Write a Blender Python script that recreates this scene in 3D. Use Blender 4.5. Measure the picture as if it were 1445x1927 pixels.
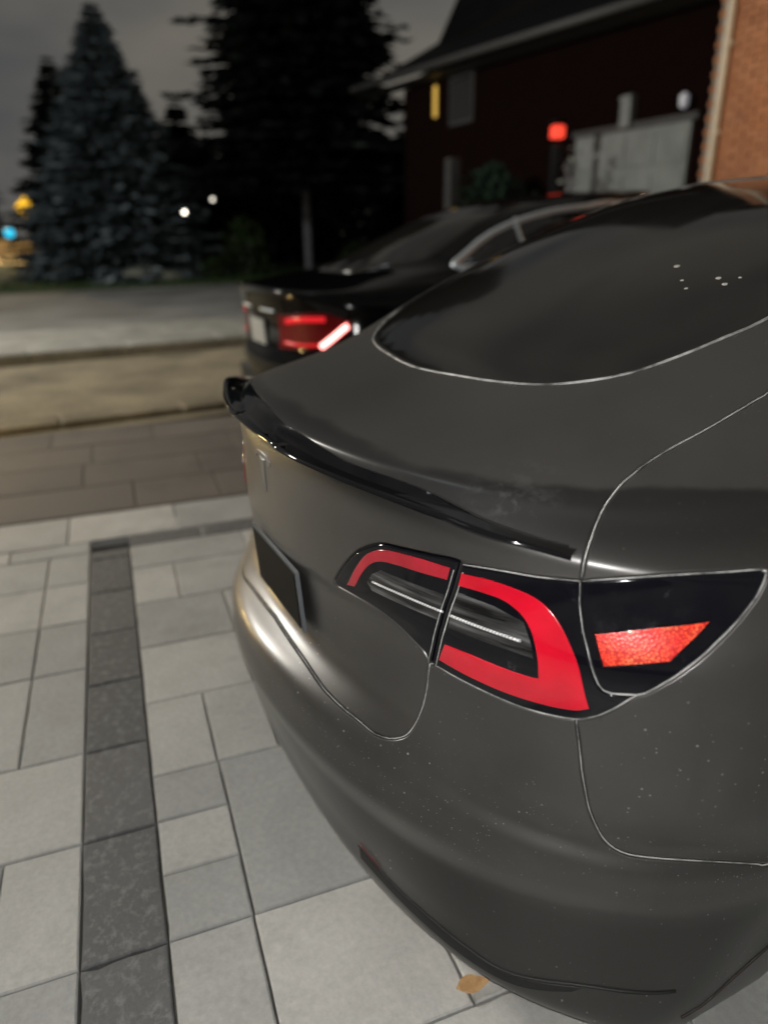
import bpy, bmesh, math, random
import numpy as np
from mathutils import Matrix, Vector
from mathutils.geometry import delaunay_2d_cdt

for o in list(bpy.data.objects): bpy.data.objects.remove(o)
scene = bpy.context.scene
COL = scene.collection

# ------------------------------------------------------------------ camera, sky, lights, exposure
CAM_POS = Vector((1.46405, -0.34486, 1.48721))
YAW, PITCH, ROLL = 1.10893, 0.37930, -0.01331
def camera_matrix():
    f = Vector((-math.sin(YAW)*math.cos(PITCH), math.cos(YAW)*math.cos(PITCH), -math.sin(PITCH)))
    r = Vector((math.cos(YAW), math.sin(YAW), 0)); u = r.cross(f)
    r2 = r*math.cos(ROLL)+u*math.sin(ROLL); u2 = -r*math.sin(ROLL)+u*math.cos(ROLL)
    m = Matrix((r2, u2, -f)).transposed().to_4x4(); m.translation = CAM_POS
    return m, f, r2, u2
cam_data = bpy.data.cameras.new('camera'); cam = bpy.data.objects.new('camera', cam_data); COL.objects.link(cam)
CM, CF, CR, CU = camera_matrix()
cam.matrix_world = CM
cam_data.sensor_fit = 'VERTICAL'; cam_data.sensor_height = 36; cam_data.sensor_width = 27
cam_data.lens = 36*1336/1927
cam_data.clip_start = .02; cam_data.clip_end = 500
cam_data.dof.use_dof = True; cam_data.dof.focus_distance = 1.30; cam_data.dof.aperture_fstop = 1.45
scene.camera = cam

world = bpy.data.worlds.new('World'); scene.world = world; world.use_nodes = True
nt = world.node_tree; nt.nodes.clear()
wo = nt.nodes.new('ShaderNodeOutputWorld'); bg = nt.nodes.new('ShaderNodeBackground')
tc = nt.nodes.new('ShaderNodeTexCoord'); mp = nt.nodes.new('ShaderNodeMapping'); no = nt.nodes.new('ShaderNodeTexNoise'); rp = nt.nodes.new('ShaderNodeValToRGB')
mp.inputs['Scale'].default_value = (1.6, 1.6, 4.5); mp.inputs['Location'].default_value = (.35, .2, .1)
no.inputs['Scale'].default_value = 1.3; no.inputs['Detail'].default_value = 4; no.inputs['Roughness'].default_value = .45
rp.color_ramp.elements[0].position = .36; rp.color_ramp.elements[0].color = (.060, .064, .069, 1)
rp.color_ramp.elements[1].position = .62; rp.color_ramp.elements[1].color = (.155, .143, .122, 1)
nt.links.new(tc.outputs['Generated'], mp.inputs['Vector']); nt.links.new(mp.outputs[0], no.inputs['Vector'])
nt.links.new(no.outputs['Fac'], rp.inputs[0]); nt.links.new(rp.outputs[0], bg.inputs['Color']); bg.inputs['Strength'].default_value = 1.0
nt.links.new(bg.outputs[0], wo.inputs['Surface'])

def lamp(name, kind, loc, power, color, radius, aim=None, **kw):
    d = bpy.data.lights.new(name, kind); o = bpy.data.objects.new(name, d); COL.objects.link(o)
    d.energy = power; d.color = color; o.location = loc
    if kind in ('POINT', 'SPOT'): d.shadow_soft_size = radius
    for k, v in kw.items(): setattr(d, k, v)
    if aim is not None: o.rotation_euler = (Vector(aim)-Vector(loc)).to_track_quat('-Z', 'Y').to_euler()
    return o
# night: one faint sun stands for the moonlit haze, a street lamp behind the camera, the phone's own flash beside its lens
sun = lamp('sun', 'SUN', (0, 0, 20), .10, (.85, .92, 1), 0, aim=(4, 8, 0)); sun.data.angle = math.radians(12)
street = lamp('street_light', 'POINT', (-9.5, -5.6, 5.8), 3300, (1.0, .95, .86), .6)
path_lamp = lamp('path_light', 'POINT', (-4.4, -2.05, .62), 90, (1.0, .68, .25), .06)
flash = lamp('phone_flash', 'POINT', CAM_POS+CR*.012+CU*.012-CF*.004, 72, (1, .98, .95), .004)

vs = scene.view_settings; vs.view_transform = 'Standard'; vs.look = 'None'; vs.exposure = 0; vs.gamma = 1; vs.use_curve_mapping = False
scene.render.engine = 'CYCLES'; scene.cycles.use_denoising = True; scene.cycles.max_bounces = 6
scene.cycles.sample_clamp_indirect = 4

# ------------------------------------------------------------------ materials
def sock(node, *names):
    for n in names:
        if n in node.inputs: return node.inputs[n]
class Mat:
    def __init__(s, name, color=(.5, .5, .5), rough=.5, metal=0, spec=.5, coat=0, coat_rough=.05, emit=None, strength=0):
        s.m = bpy.data.materials.new(name); s.m.use_nodes = True; s.t = s.m.node_tree
        s.b = s.t.nodes['Principled BSDF']
        s.b.inputs['Base Color'].default_value = (*color, 1); s.b.inputs['Roughness'].default_value = rough
        s.b.inputs['Metallic'].default_value = metal; s.b.inputs['Specular IOR Level'].default_value = spec
        s.b.inputs['Coat Weight'].default_value = coat; s.b.inputs['Coat Roughness'].default_value = coat_rough
        if emit: s.b.inputs['Emission Color'].default_value = (*emit, 1); s.b.inputs['Emission Strength'].default_value = strength
        s.color = color
    def n(s, t, **kw):
        x = s.t.nodes.new(t)
        for k, v in kw.items():
            if k in x.inputs: x.inputs[k].default_value = v
            else: setattr(x, k, v)
        return x
    def l(s, a, b): s.t.links.new(a, b)
    def coords(s, scale=1, world=False):
        m = s.n('ShaderNodeMapping'); m.inputs['Scale'].default_value = (scale,)*3 if not hasattr(scale, '__len__') else scale
        if world:
            g = s.n('ShaderNodeNewGeometry'); s.l(g.outputs['Position'], m.inputs['Vector'])
        else:
            t = s.n('ShaderNodeTexCoord'); s.l(t.outputs['Object'], m.inputs['Vector'])
        return m.outputs[0]
    def noise(s, scale, detail=4, rough=.55, world=False, stretch=1):
        x = s.n('ShaderNodeTexNoise'); x.inputs['Scale'].default_value = scale; x.inputs['Detail'].default_value = detail; x.inputs['Roughness'].default_value = rough
        s.l(s.coords(stretch, world), x.inputs['Vector']); return x.outputs['Fac']
    def ramp(s, fac, stops):
        r = s.n('ShaderNodeValToRGB'); e = r.color_ramp.elements
        while len(e) < len(stops): e.new(.5)
        for i, (p, c) in enumerate(stops):
            e[i].position = p; e[i].color = (*c, 1) if hasattr(c, '__len__') else (c, c, c, 1)
        s.l(fac, r.inputs[0]); return r.outputs[0]
    def math(s, op, a, b=None, c=None):
        x = s.n('ShaderNodeMath', operation=op)
        for i, v in enumerate((a, b, c)):
            if v is None: continue
            if isinstance(v, (int, float)): x.inputs[i].default_value = v
            else: s.l(v, x.inputs[i])
        return x.outputs[0]
    def mix(s, fac, a, b, mode='MIX'):
        x = s.n('ShaderNodeMix', data_type='RGBA', blend_type=mode)
        for k, v in ((0, fac), (6, a), (7, b)):
            if isinstance(v, (int, float)): x.inputs[k].default_value = v
            elif isinstance(v, tuple): x.inputs[k].default_value = (*v, 1)
            else: s.l(v, x.inputs[k])
        return x.outputs[2]
    def smooth(s, x, a, b):
        r = s.n('ShaderNodeMapRange', interpolation_type='SMOOTHSTEP'); r.inputs[1].default_value = a; r.inputs[2].default_value = b
        s.l(x, r.inputs[0]); return r.outputs[0]
    def bump(s, h, strength=.2, dist=.01, coat=False):
        b = s.n('ShaderNodeBump'); b.inputs['Strength'].default_value = strength; b.inputs['Distance'].default_value = dist
        s.l(h, b.inputs['Height']); s.l(b.outputs[0], s.b.inputs['Normal'])
        if coat: s.l(b.outputs[0], s.b.inputs['Coat Normal'])
    def to(s, name, v): s.l(v, s.b.inputs[name])
def mottled(name, color, rough=.8, scale=8, amt=.3, bump=.2, dist=.01, world=True, metal=0, fine=None):
    m = Mat(name, color, rough, metal)
    n1 = m.noise(scale, 6, .6, world)
    lo = tuple(c*(1-amt) for c in color); hi = tuple(min(1, c*(1+amt)) for c in color)
    c = m.ramp(n1, [(.3, lo), (.7, hi)])
    if fine:
        n2 = m.noise(fine, 3, .6, world); c = m.mix(.6, c, m.ramp(n2, [(.3, .35), (.7, .75)]), 'OVERLAY'); m.bump(n2, bump, dist)
    elif bump: m.bump(n1, bump, dist)
    m.to('Base Color', c); return m.m

# satin dark grey wrap: dust, dried water specks and paler deck and face zones with ragged edges
def make_paint():
    m = Mat('satin_grey_wrap', (.04, .038, .035), .42, .45, .5, coat=1.0, coat_rough=.33)
    P = m.coords(1); sx = m.n('ShaderNodeSeparateXYZ'); m.l(P, sx.inputs[0]); X, Y, Z = sx.outputs
    big = m.noise(3.2, 5, .6); fine = m.noise(60, 4, .7); med = m.noise(11, 4, .6)
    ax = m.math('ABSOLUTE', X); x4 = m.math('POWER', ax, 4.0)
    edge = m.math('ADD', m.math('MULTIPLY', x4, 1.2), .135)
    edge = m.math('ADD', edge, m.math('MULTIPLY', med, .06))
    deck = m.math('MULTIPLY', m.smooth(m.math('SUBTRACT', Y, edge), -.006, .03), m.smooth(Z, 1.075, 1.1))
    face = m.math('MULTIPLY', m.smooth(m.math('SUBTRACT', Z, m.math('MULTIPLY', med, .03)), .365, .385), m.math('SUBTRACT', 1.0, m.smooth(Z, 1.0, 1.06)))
    patchy = m.math('MAXIMUM', deck, face)  # paler tone past a ragged edge, on deck and bumper face
    patchy = m.math('MULTIPLY', patchy, m.ramp(big, [(.3, .45), (.7, 1.0)]))
    base = m.mix(patchy, (.025, .024, .023), (.070, .0665, .0625))
    sm = m.n('ShaderNodeVectorMath', operation='DISTANCE'); m.l(m.coords((1, .75, 1)), sm.inputs[0]); sm.inputs[1].default_value = (.60, .245, 1.125)
    smear = m.math('MULTIPLY', m.math('SUBTRACT', 1.0, m.smooth(sm.outputs['Value'], .03, .10)), m.ramp(m.noise(26, 5, .7), [(.50, 0.0), (.60, 1.0)]))
    base = m.mix(m.math('MULTIPLY', smear, .7), base, (.12, .118, .115))
    streak = m.ramp(m.noise(7, 6, .75, stretch=(1, 1, .25)), [(.56, 0.0), (.72, 1.0)])
    base = m.mix(m.math('MULTIPLY', streak, .35), base, (.028, .027, .026))
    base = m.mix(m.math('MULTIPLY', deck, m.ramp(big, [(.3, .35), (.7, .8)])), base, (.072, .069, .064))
    base = m.mix(m.math('MULTIPLY', m.math('SUBTRACT', 1.0, deck), m.math('MULTIPLY', m.smooth(Z, 1.075, 1.1), .55)), base, (.015, .015, .015))  # deck is darker short of that edge, towards the spoiler
    # specks
    v = m.n('ShaderNodeTexVoronoi', feature='F1'); v.inputs['Scale'].default_value = 95; m.l(m.coords(1), v.inputs['Vector'])
    sepc = m.n('ShaderNodeSeparateColor'); m.l(v.outputs['Color'], sepc.inputs[0])
    dot = m.math('MULTIPLY', m.math('LESS_THAN', v.outputs['Distance'], m.math('MULTIPLY', sepc.outputs[1], .21)), m.math('GREATER_THAN', sepc.outputs[0], .70))
    patch = m.ramp(m.noise(4.2, 4, .6), [(.46, 0.0), (.60, 1.0)])
    dot = m.math('MULTIPLY', m.math('MULTIPLY', dot, patch), m.math('SUBTRACT', 1.0, m.math('MULTIPLY', m.smooth(Z, .72, .92), .82)))
    base = m.mix(m.math('MULTIPLY', dot, .9), base, (.40, .40, .38))
    v2 = m.n('ShaderNodeTexVoronoi', feature='F1'); v2.inputs['Scale'].default_value = 210; m.l(m.coords(1), v2.inputs['Vector'])
    sc2 = m.n('ShaderNodeSeparateColor'); m.l(v2.outputs['Color'], sc2.inputs[0])
    dot2 = m.math('MULTIPLY', m.math('LESS_THAN', v2.outputs['Distance'], m.math('MULTIPLY', sc2.outputs[1], .26)), m.math('GREATER_THAN', sc2.outputs[0], .72))
    lowz = m.math('MULTIPLY', m.smooth(Z, .37, .42), m.math('SUBTRACT', 1.0, m.smooth(Z, .52, .66)))
    dot2 = m.math('MULTIPLY', dot2, m.math('MULTIPLY', lowz, m.ramp(m.noise(5, 3, .6), [(.40, 0.0), (.55, 1.0)])))
    base = m.mix(m.math('MULTIPLY', dot2, .9), base, (.40, .40, .38))
    base = m.mix(m.math('MULTIPLY', m.ramp(fine, [(.62, 0.0), (.80, 1.0)]), .22), base, (.13, .125, .115))
    m.to('Base Color', base)
    m.to('Roughness', m.ramp(m.math('ADD', m.math('MULTIPLY', med, .5), m.math('MULTIPLY', patchy, .5)), [(.2, .37), (.8, .48)]))
    # droplets
    w = m.n('ShaderNodeTexVoronoi', feature='SMOOTH_F1'); w.inputs['Scale'].default_value = 150; w.inputs['Smoothness'].default_value = .2; m.l(m.coords(1), w.inputs['Vector'])
    h = m.math('MULTIPLY', dot, 1.0)
    m.bump(m.math('ADD', h, m.math('MULTIPLY', fine, .05)), .35, .0012)
    return m.m
M = {}
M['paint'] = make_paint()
M['gloss_black'] = Mat('gloss_black_plastic', (.004, .004, .005), .05, 0, .5).m
def glass_mat(name, rough=.03):
    m = Mat(name, (.014, .0132, .012), rough, 0, 1.0)
    m.to('Roughness', m.ramp(m.noise(6, 5, .65, stretch=(1, .4, 1)), [(.35, rough), (.75, rough+.10)]))
    return m.m
M['car_glass'] = glass_mat('tinted_glass', .05)
m = Mat('pale_grey_seal', (.3, .3, .3), .45)
m.to('Base Color', m.ramp(m.noise(13, 5, .7), [(.34, (.05, .05, .05)), (.50, (.30, .30, .29)), (.68, (.58, .58, .56))])); M['seal'] = m.m
M['valance'] = mottled('black_textured_plastic', (.010, .010, .010), .6, 200, .4, .4, .0006, world=False)
M['deep_red'] = Mat('deep_red_reflector', (.12, .004, .006), .3).m
M['spot'] = Mat('pale_glint_disc', (.55, .53, .48), .5).m
M['mud'] = mottled('muddy_arch_lining', (.030, .024, .021), .85, 20, .3, .3, .003, world=False)
M['rubber'] = mottled('black_rubber', (.018, .018, .018), .7, 30, .3, .1, .001, world=False)
M['shell'] = Mat('inner_black_shell', (.006, .006, .006), .8).m
m = Mat('red_lens', (.62, .006, .022), .12, 0, .5, coat=1, coat_rough=.04)
m.to('Base Color', m.ramp(m.noise(9, 3, .5), [(.3, (.50, .004, .018)), (.7, (.70, .008, .028))])); M['red'] = m.m
m = Mat('red_lens_soft', (.40, .012, .026), .16, 0, .5, coat=1, coat_rough=.06)
m.to('Base Color', m.ramp(m.noise(12, 3, .5), [(.3, (.30, .008, .018)), (.7, (.48, .016, .034))])); M['red_soft'] = m.m
m = Mat('lamp_black_lens', (.005, .005, .007), .06, 0, .5)
m.to('Roughness', m.ramp(m.noise(14, 6, .7), [(.45, .05), (.72, .22)]))
m.to('Base Color', m.mix(m.ramp(m.noise(22, 6, .75), [(.63, 0.0), (.8, 1.0)]), (.004, .004, .006), (.045, .045, .05))); M['lens'] = m.m
m = Mat('smoky_lens', (.05, .05, .05), .08, .3, .6); m.to('Base Color', m.ramp(m.noise(9, 4, .6, stretch=(.6, .6, 9)), [(.38, .012), (.55, .06), (.72, .20)])); M['smoke'] = m.m
m = Mat('clear_light_bar', (.75, .77, .78), .2, .2, .6)
w = m.n('ShaderNodeTexWave', wave_type='BANDS', bands_direction='X'); w.inputs['Scale'].default_value = 60; w.inputs['Distortion'].default_value = 1.2
m.l(m.coords(1), w.inputs['Vector']); m.to('Base Color', m.ramp(w.outputs['Fac'], [(.2, .42), (.7, .85)])); M['bar'] = m.m
m = Mat('prismatic_reflector', (.9, .12, .06), .25, .1, .6, coat=.6)
v = m.n('ShaderNodeTexVoronoi', feature='F1'); v.inputs['Scale'].default_value = 230; m.l(m.coords(1), v.inputs['Vector'])
c1 = m.ramp(m.noise(26, 4, .6), [(.32, (.85, .022, .016)), (.52, (1.0, .09, .032)), (.72, (1.0, .26, .10))])
m.to('Base Color', m.mix(m.ramp(v.outputs['Distance'], [(.30, 0.0), (.62, .85)]), c1, (.45, .008, .01))); m.bump(v.outputs['Distance'], .25, .001); M['reflector'] = m.m
M['chrome'] = Mat('satin_chrome', (.6, .62, .64), .22, 1.0).m
M['dark_chrome'] = Mat('grey_emblem_metal', (.30, .30, .30), .3, .8).m
M['plate_black'] = Mat('blank_black_plate', (.002, .002, .002), .7, 0, .2).m
M['plate_rim'] = Mat('grey_plate_rim', (.10, .11, .12), .5).m
M['tyre'] = mottled('tyre_rubber', (.02, .02, .02), .8, 20, .3, .3, .004, world=False)
M['rim'] = Mat('grey_alloy', (.22, .22, .23), .35, .9).m
# ------------------------------------------------------------------ object helpers
def link(o, parent=None):
    COL.objects.link(o)
    if parent is not None: o.parent = parent
    return o
def tag(o, label=None, cat=None, group=None, kind=None):
    for k, v in (('label', label), ('category', cat), ('group', group), ('kind', kind)):
        if v: o[k] = v
    return o
def empty(name, loc=(0, 0, 0), rz=0):
    o = bpy.data.objects.new(name, None); o.location = loc; o.rotation_euler = (0, 0, rz); o.empty_display_size = .2; COL.objects.link(o); return o
def mesh_obj(name, verts, faces, mat, parent=None, smooth=False, sharp=None, normals=None):
    me = bpy.data.meshes.new(name); me.from_pydata([tuple(map(float, v)) for v in verts], [], [tuple(map(int, f)) for f in faces])
    if mat is not None: me.materials.append(mat)
    if smooth or normals is not None:
        me.polygons.foreach_set('use_smooth', [True]*len(me.polygons))
        if sharp: me.set_sharp_from_angle(angle=math.radians(sharp))
    if normals is not None: me.normals_split_custom_set_from_vertices([tuple(map(float, n)) for n in normals])
    me.update()
    return link(bpy.data.objects.new(name, me), parent)
class MB:
    def __init__(s): s.v = []; s.f = []
    def add(s, v, f):
        k = len(s.v); s.v += [tuple(p) for p in v]; s.f += [tuple(i+k for i in q) for q in f]; return s
    def box(s, c, d, rz=0, ch=0):
        cx, cy, cz = c; x, y, z = d[0]/2, d[1]/2, d[2]/2; ca, sa = math.cos(rz), math.sin(rz)
        if ch:
            P = [(sx*x, sy*y, -z) for sx, sy in ((-1, -1), (1, -1), (1, 1), (-1, 1))]+[(sx*x, sy*y, z-ch) for sx, sy in ((-1, -1), (1, -1), (1, 1), (-1, 1))]+[(sx*(x-ch), sy*(y-ch), z) for sx, sy in ((-1, -1), (1, -1), (1, 1), (-1, 1))]
            F = [(0, 3, 2, 1), (8, 9, 10, 11)]+[(i, (i+1) % 4, (i+1) % 4+4, i+4) for i in range(4)]+[(i+4, (i+1) % 4+4, (i+1) % 4+8, i+8) for i in range(4)]
        else:
            P = [(sx*x, sy*y, sz*z) for sz in (-1, 1) for sx, sy in ((-1, -1), (1, -1), (1, 1), (-1, 1))]
            F = [(0, 3, 2, 1), (4, 5, 6, 7)]+[(i, (i+1) % 4, (i+1) % 4+4, i+4) for i in range(4)]
        return s.add([(cx+p[0]*ca-p[1]*sa, cy+p[0]*sa+p[1]*ca, cz+p[2]) for p in P], F)
    def tube(s, pts, r, n=8, closed=False, cap=True):
        pts = [Vector(p) for p in pts]; N = len(pts); rs = r if hasattr(r, '__len__') else [r]*N; V = []; F = []
        up = Vector((0, 0, 1)); prev = None
        for i, p in enumerate(pts):
            t = (pts[(i+1) % N]-pts[i-1]) if closed else (pts[min(i+1, N-1)]-pts[max(i-1, 0)])
            t = t.normalized() if t.length > 1e-9 else Vector((0, 0, 1))
            if prev is None: a = t.cross(up if abs(t.z) < .9 else Vector((1, 0, 0))).normalized()
            else: a = (prev-t*prev.dot(t)).normalized()
            prev = a; b = t.cross(a)
            V += [p+(a*math.cos(2*math.pi*k/n)+b*math.sin(2*math.pi*k/n))*rs[i] for k in range(n)]
        for i in range(N if closed else N-1):
            j = (i+1) % N
            F += [(i*n+k, i*n+(k+1) % n, j*n+(k+1) % n, j*n+k) for k in range(n)]
        if not closed and cap: F += [tuple(range(n))[::-1], tuple((N-1)*n+k for k in range(n))]
        return s.add(V, F)
    def lathe(s, prof, c=(0, 0, 0), n=32, axis='z'):
        V = []; F = []; m = len(prof)
        for i in range(n):
            a = 2*math.pi*i/n
            for r, z in prof:
                p = (r*math.cos(a), r*math.sin(a), z)
                if axis == 'x': p = (z, r*math.cos(a), r*math.sin(a))
                V.append((p[0]+c[0], p[1]+c[1], p[2]+c[2]))
        for i in range(n):
            j = (i+1) % n
            F += [(i*m+k, j*m+k, j*m+k+1, i*m+k+1) for k in range(m-1)]
        return s.add(V, F)
    def obj(s, name, mat, parent=None, smooth=False, sharp=None): return mesh_obj(name, s.v, s.f, mat, parent, smooth, sharp)

# ------------------------------------------------------------------ car surfaces
# A car body is a stack of horizontal rings (u runs round the car, v from the sill up to the roof), splined into one smooth skin.
RR = np.array([
(0.345,0.137,0.800,0.130,0.356,2.516,2.472),
(0.140,0.162,0.895,0.155,0.417,2.382,2.441),
(0.075,0.219,0.935,0.205,0.461,2.261,2.431),
(0.046,0.324,0.946,0.301,0.607,2.130,2.415),
(0.023,0.439,0.955,0.395,0.737,1.980,2.372),
(0.019,0.534,0.960,0.460,0.775,1.893,2.346),
(0.040,0.590,0.960,0.500,0.790,1.889,2.322),
(0.099,0.632,0.960,0.600,0.600,1.937,2.340),
(0.107,0.712,0.959,0.725,0.568,1.888,2.386),
(0.096,0.802,0.953,0.868,0.557,1.770,2.410),
(0.092,0.901,0.943,0.948,0.624,1.770,2.390),
(0.087,0.988,0.927,1.005,0.662,1.770,2.374),
(0.087,1.054,0.907,1.022,0.683,1.892,2.373),
(0.100,1.108,0.868,1.050,0.780,2.048,2.395),
(0.150,1.124,0.838,1.085,0.780,2.222,2.423),
(0.342,1.154,0.808,1.145,0.680,2.447,2.385),
(0.521,1.205,0.785,1.246,0.677,2.608,2.458),
(0.647,1.272,0.760,1.328,0.797,2.789,2.496),
(0.969,1.425,0.716,1.455,0.827,2.778,2.480),
(1.380,1.567,0.647,1.573,0.770,2.721,2.443),
(1.895,1.639,0.516,1.637,0.518,2.334,2.297),
(2.440,1.643,0.155,1.664,0.217,2.043,2.047)])
FR = np.array([  # front: yf zf xs zs b
(4.45,.16,.86,.12,.5),(4.58,.18,.93,.15,.6),(4.64,.23,.93,.22,.65),(4.68,.33,.945,.32,.7),
(4.71,.44,.952,.43,.72),(4.72,.54,.956,.53,.75),(4.72,.62,.958,.63,.78),(4.71,.69,.957,.70,.8),
(4.69,.76,.952,.77,.85),(4.65,.82,.942,.84,.9),(4.58,.87,.93,.90,.95),(4.46,.92,.912,.95,1.0),
(4.3,.96,.89,.985,1.),(4.1,1.0,.86,1.02,1.),(3.9,1.04,.83,1.05,1.),(3.7,1.08,.80,1.09,1.),
(3.52,1.12,.77,1.15,.95),(3.35,1.2,.745,1.23,.9),(3.05,1.38,.70,1.40,.8),(2.8,1.54,.635,1.545,.6),
(2.65,1.63,.5,1.625,.4),(2.55,1.655,.153,1.66,.08)])
KR = len(RR)
_A = np.zeros((KR, KR)); _A[0, 0] = _A[-1, -1] = 1
for _i in range(1, KR-1): _A[_i, _i-1] = 1; _A[_i, _i] = 4; _A[_i, _i+1] = 1
_B = np.zeros((KR, KR))
for _i in range(1, KR-1): _B[_i, _i-1] = 6; _B[_i, _i] = -12; _B[_i, _i+1] = 6
SPL = np.linalg.solve(_A, _B)
def sst(a, b, x):
    t = np.clip((x-a)/(b-a), 0, 1); return t*t*(3-2*t)
def ring_pts(u, R=RR, F=FR):
    """(K,N,3) points of every ring at parameter u (-3..3: rear centre 0, flank 1..2, nose 3)"""
    s = np.sign(u); s = np.where(s == 0, 1, s); a = np.abs(u)[None]
    yc, zc, xs, zs, b, n, m = [R[:, i:i+1] for i in range(7)]
    yf, zf, xf, zsf, bf = [F[:, i:i+1] for i in range(5)]
    th = np.clip(a, 0, 1)*np.pi/2; k = sst(0, 1, np.clip(a, 0, 1))
    X = xs*np.sin(th)**(2/n); Y = yc+b*(1-np.cos(th)**(2/m)); Z = zc+(zs-zc)*k
    t = np.clip(a-1, 0, 1); kt = sst(0, 1, t)
    Y2 = yc+b+(yf-bf-yc-b)*t; X2 = xs+(xf-xs)*kt; Z2 = zs+(zsf-zs)*kt
    tf = np.clip(3-a, 0, 1); thf = tf*np.pi/2; kf = sst(0, 1, tf)
    X3 = xf*np.sin(thf)**.85; Y3 = yf-bf*(1-np.cos(thf)**.85); Z3 = zf+(zsf-zf)*kf
    X = np.where(a <= 1, X, np.where(a <= 2, X2, X3)); Y = np.where(a <= 1, Y, np.where(a <= 2, Y2, Y3))
    Z = np.where(a <= 1, Z, np.where(a <= 2, Z2, Z3))
    return np.stack([X*s[None], Y, Z], -1)
def spl_eval(P, v):
    M = np.tensordot(SPL, P, 1)
    v = np.clip(v, 0, KR-1); i = np.clip(v.astype(int), 0, KR-2); a = (v-i)[:, None]; b = 1-a; j = np.arange(len(v))
    return M[i, j]*(b**3-b)/6+M[i+1, j]*(a**3-a)/6+P[i, j]*b+P[i+1, j]*a
def tesla(u, v):
    u = np.asarray(u, float); v = np.asarray(v, float)
    P = spl_eval(ring_pts(u), v)
    # recessed plate panel of the tailgate below a crease running from the badge to the lamp tips
    x = np.abs(P[:, 0]); vc = 9.42-.1*np.clip(x/.3, 0, 1)
    rec = sst(0, .45, vc-v)*sst(6.5, 7.3, v)*sst(.62, .40, x)*(np.abs(u) < 1)
    P[:, 1] += 0.007*rec
    # soft feature line low on the bumper
    low = sst(4.35, 3.5, v)*(1-sst(2.6, 1.2, v))*np.clip(1.25-np.abs(u), 0, .35)/.35
    P[:, 1] += .018*low*(np.abs(u) < 1)
    a = np.abs(u); sk = sst(.66, 1.12, a)*sst(2.2, 1.5, a)*sst(3.4, 1.2, v)
    P[:, 2] -= .075*sk; P[:, 0] += np.sign(u)*.012*sk
    return P
def normal(f, u, v, hu=.004, hv=.03):
    du = f(u+hu, v)-f(u-hu, v)
    v1 = np.minimum(v+hv, KR-1); v0 = np.maximum(v-hv, 0); dv = f(u, v1)-f(u, v0)
    n = np.cross(du, dv); return n/np.maximum(np.linalg.norm(n, axis=1), 1e-12)[:, None]
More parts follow.
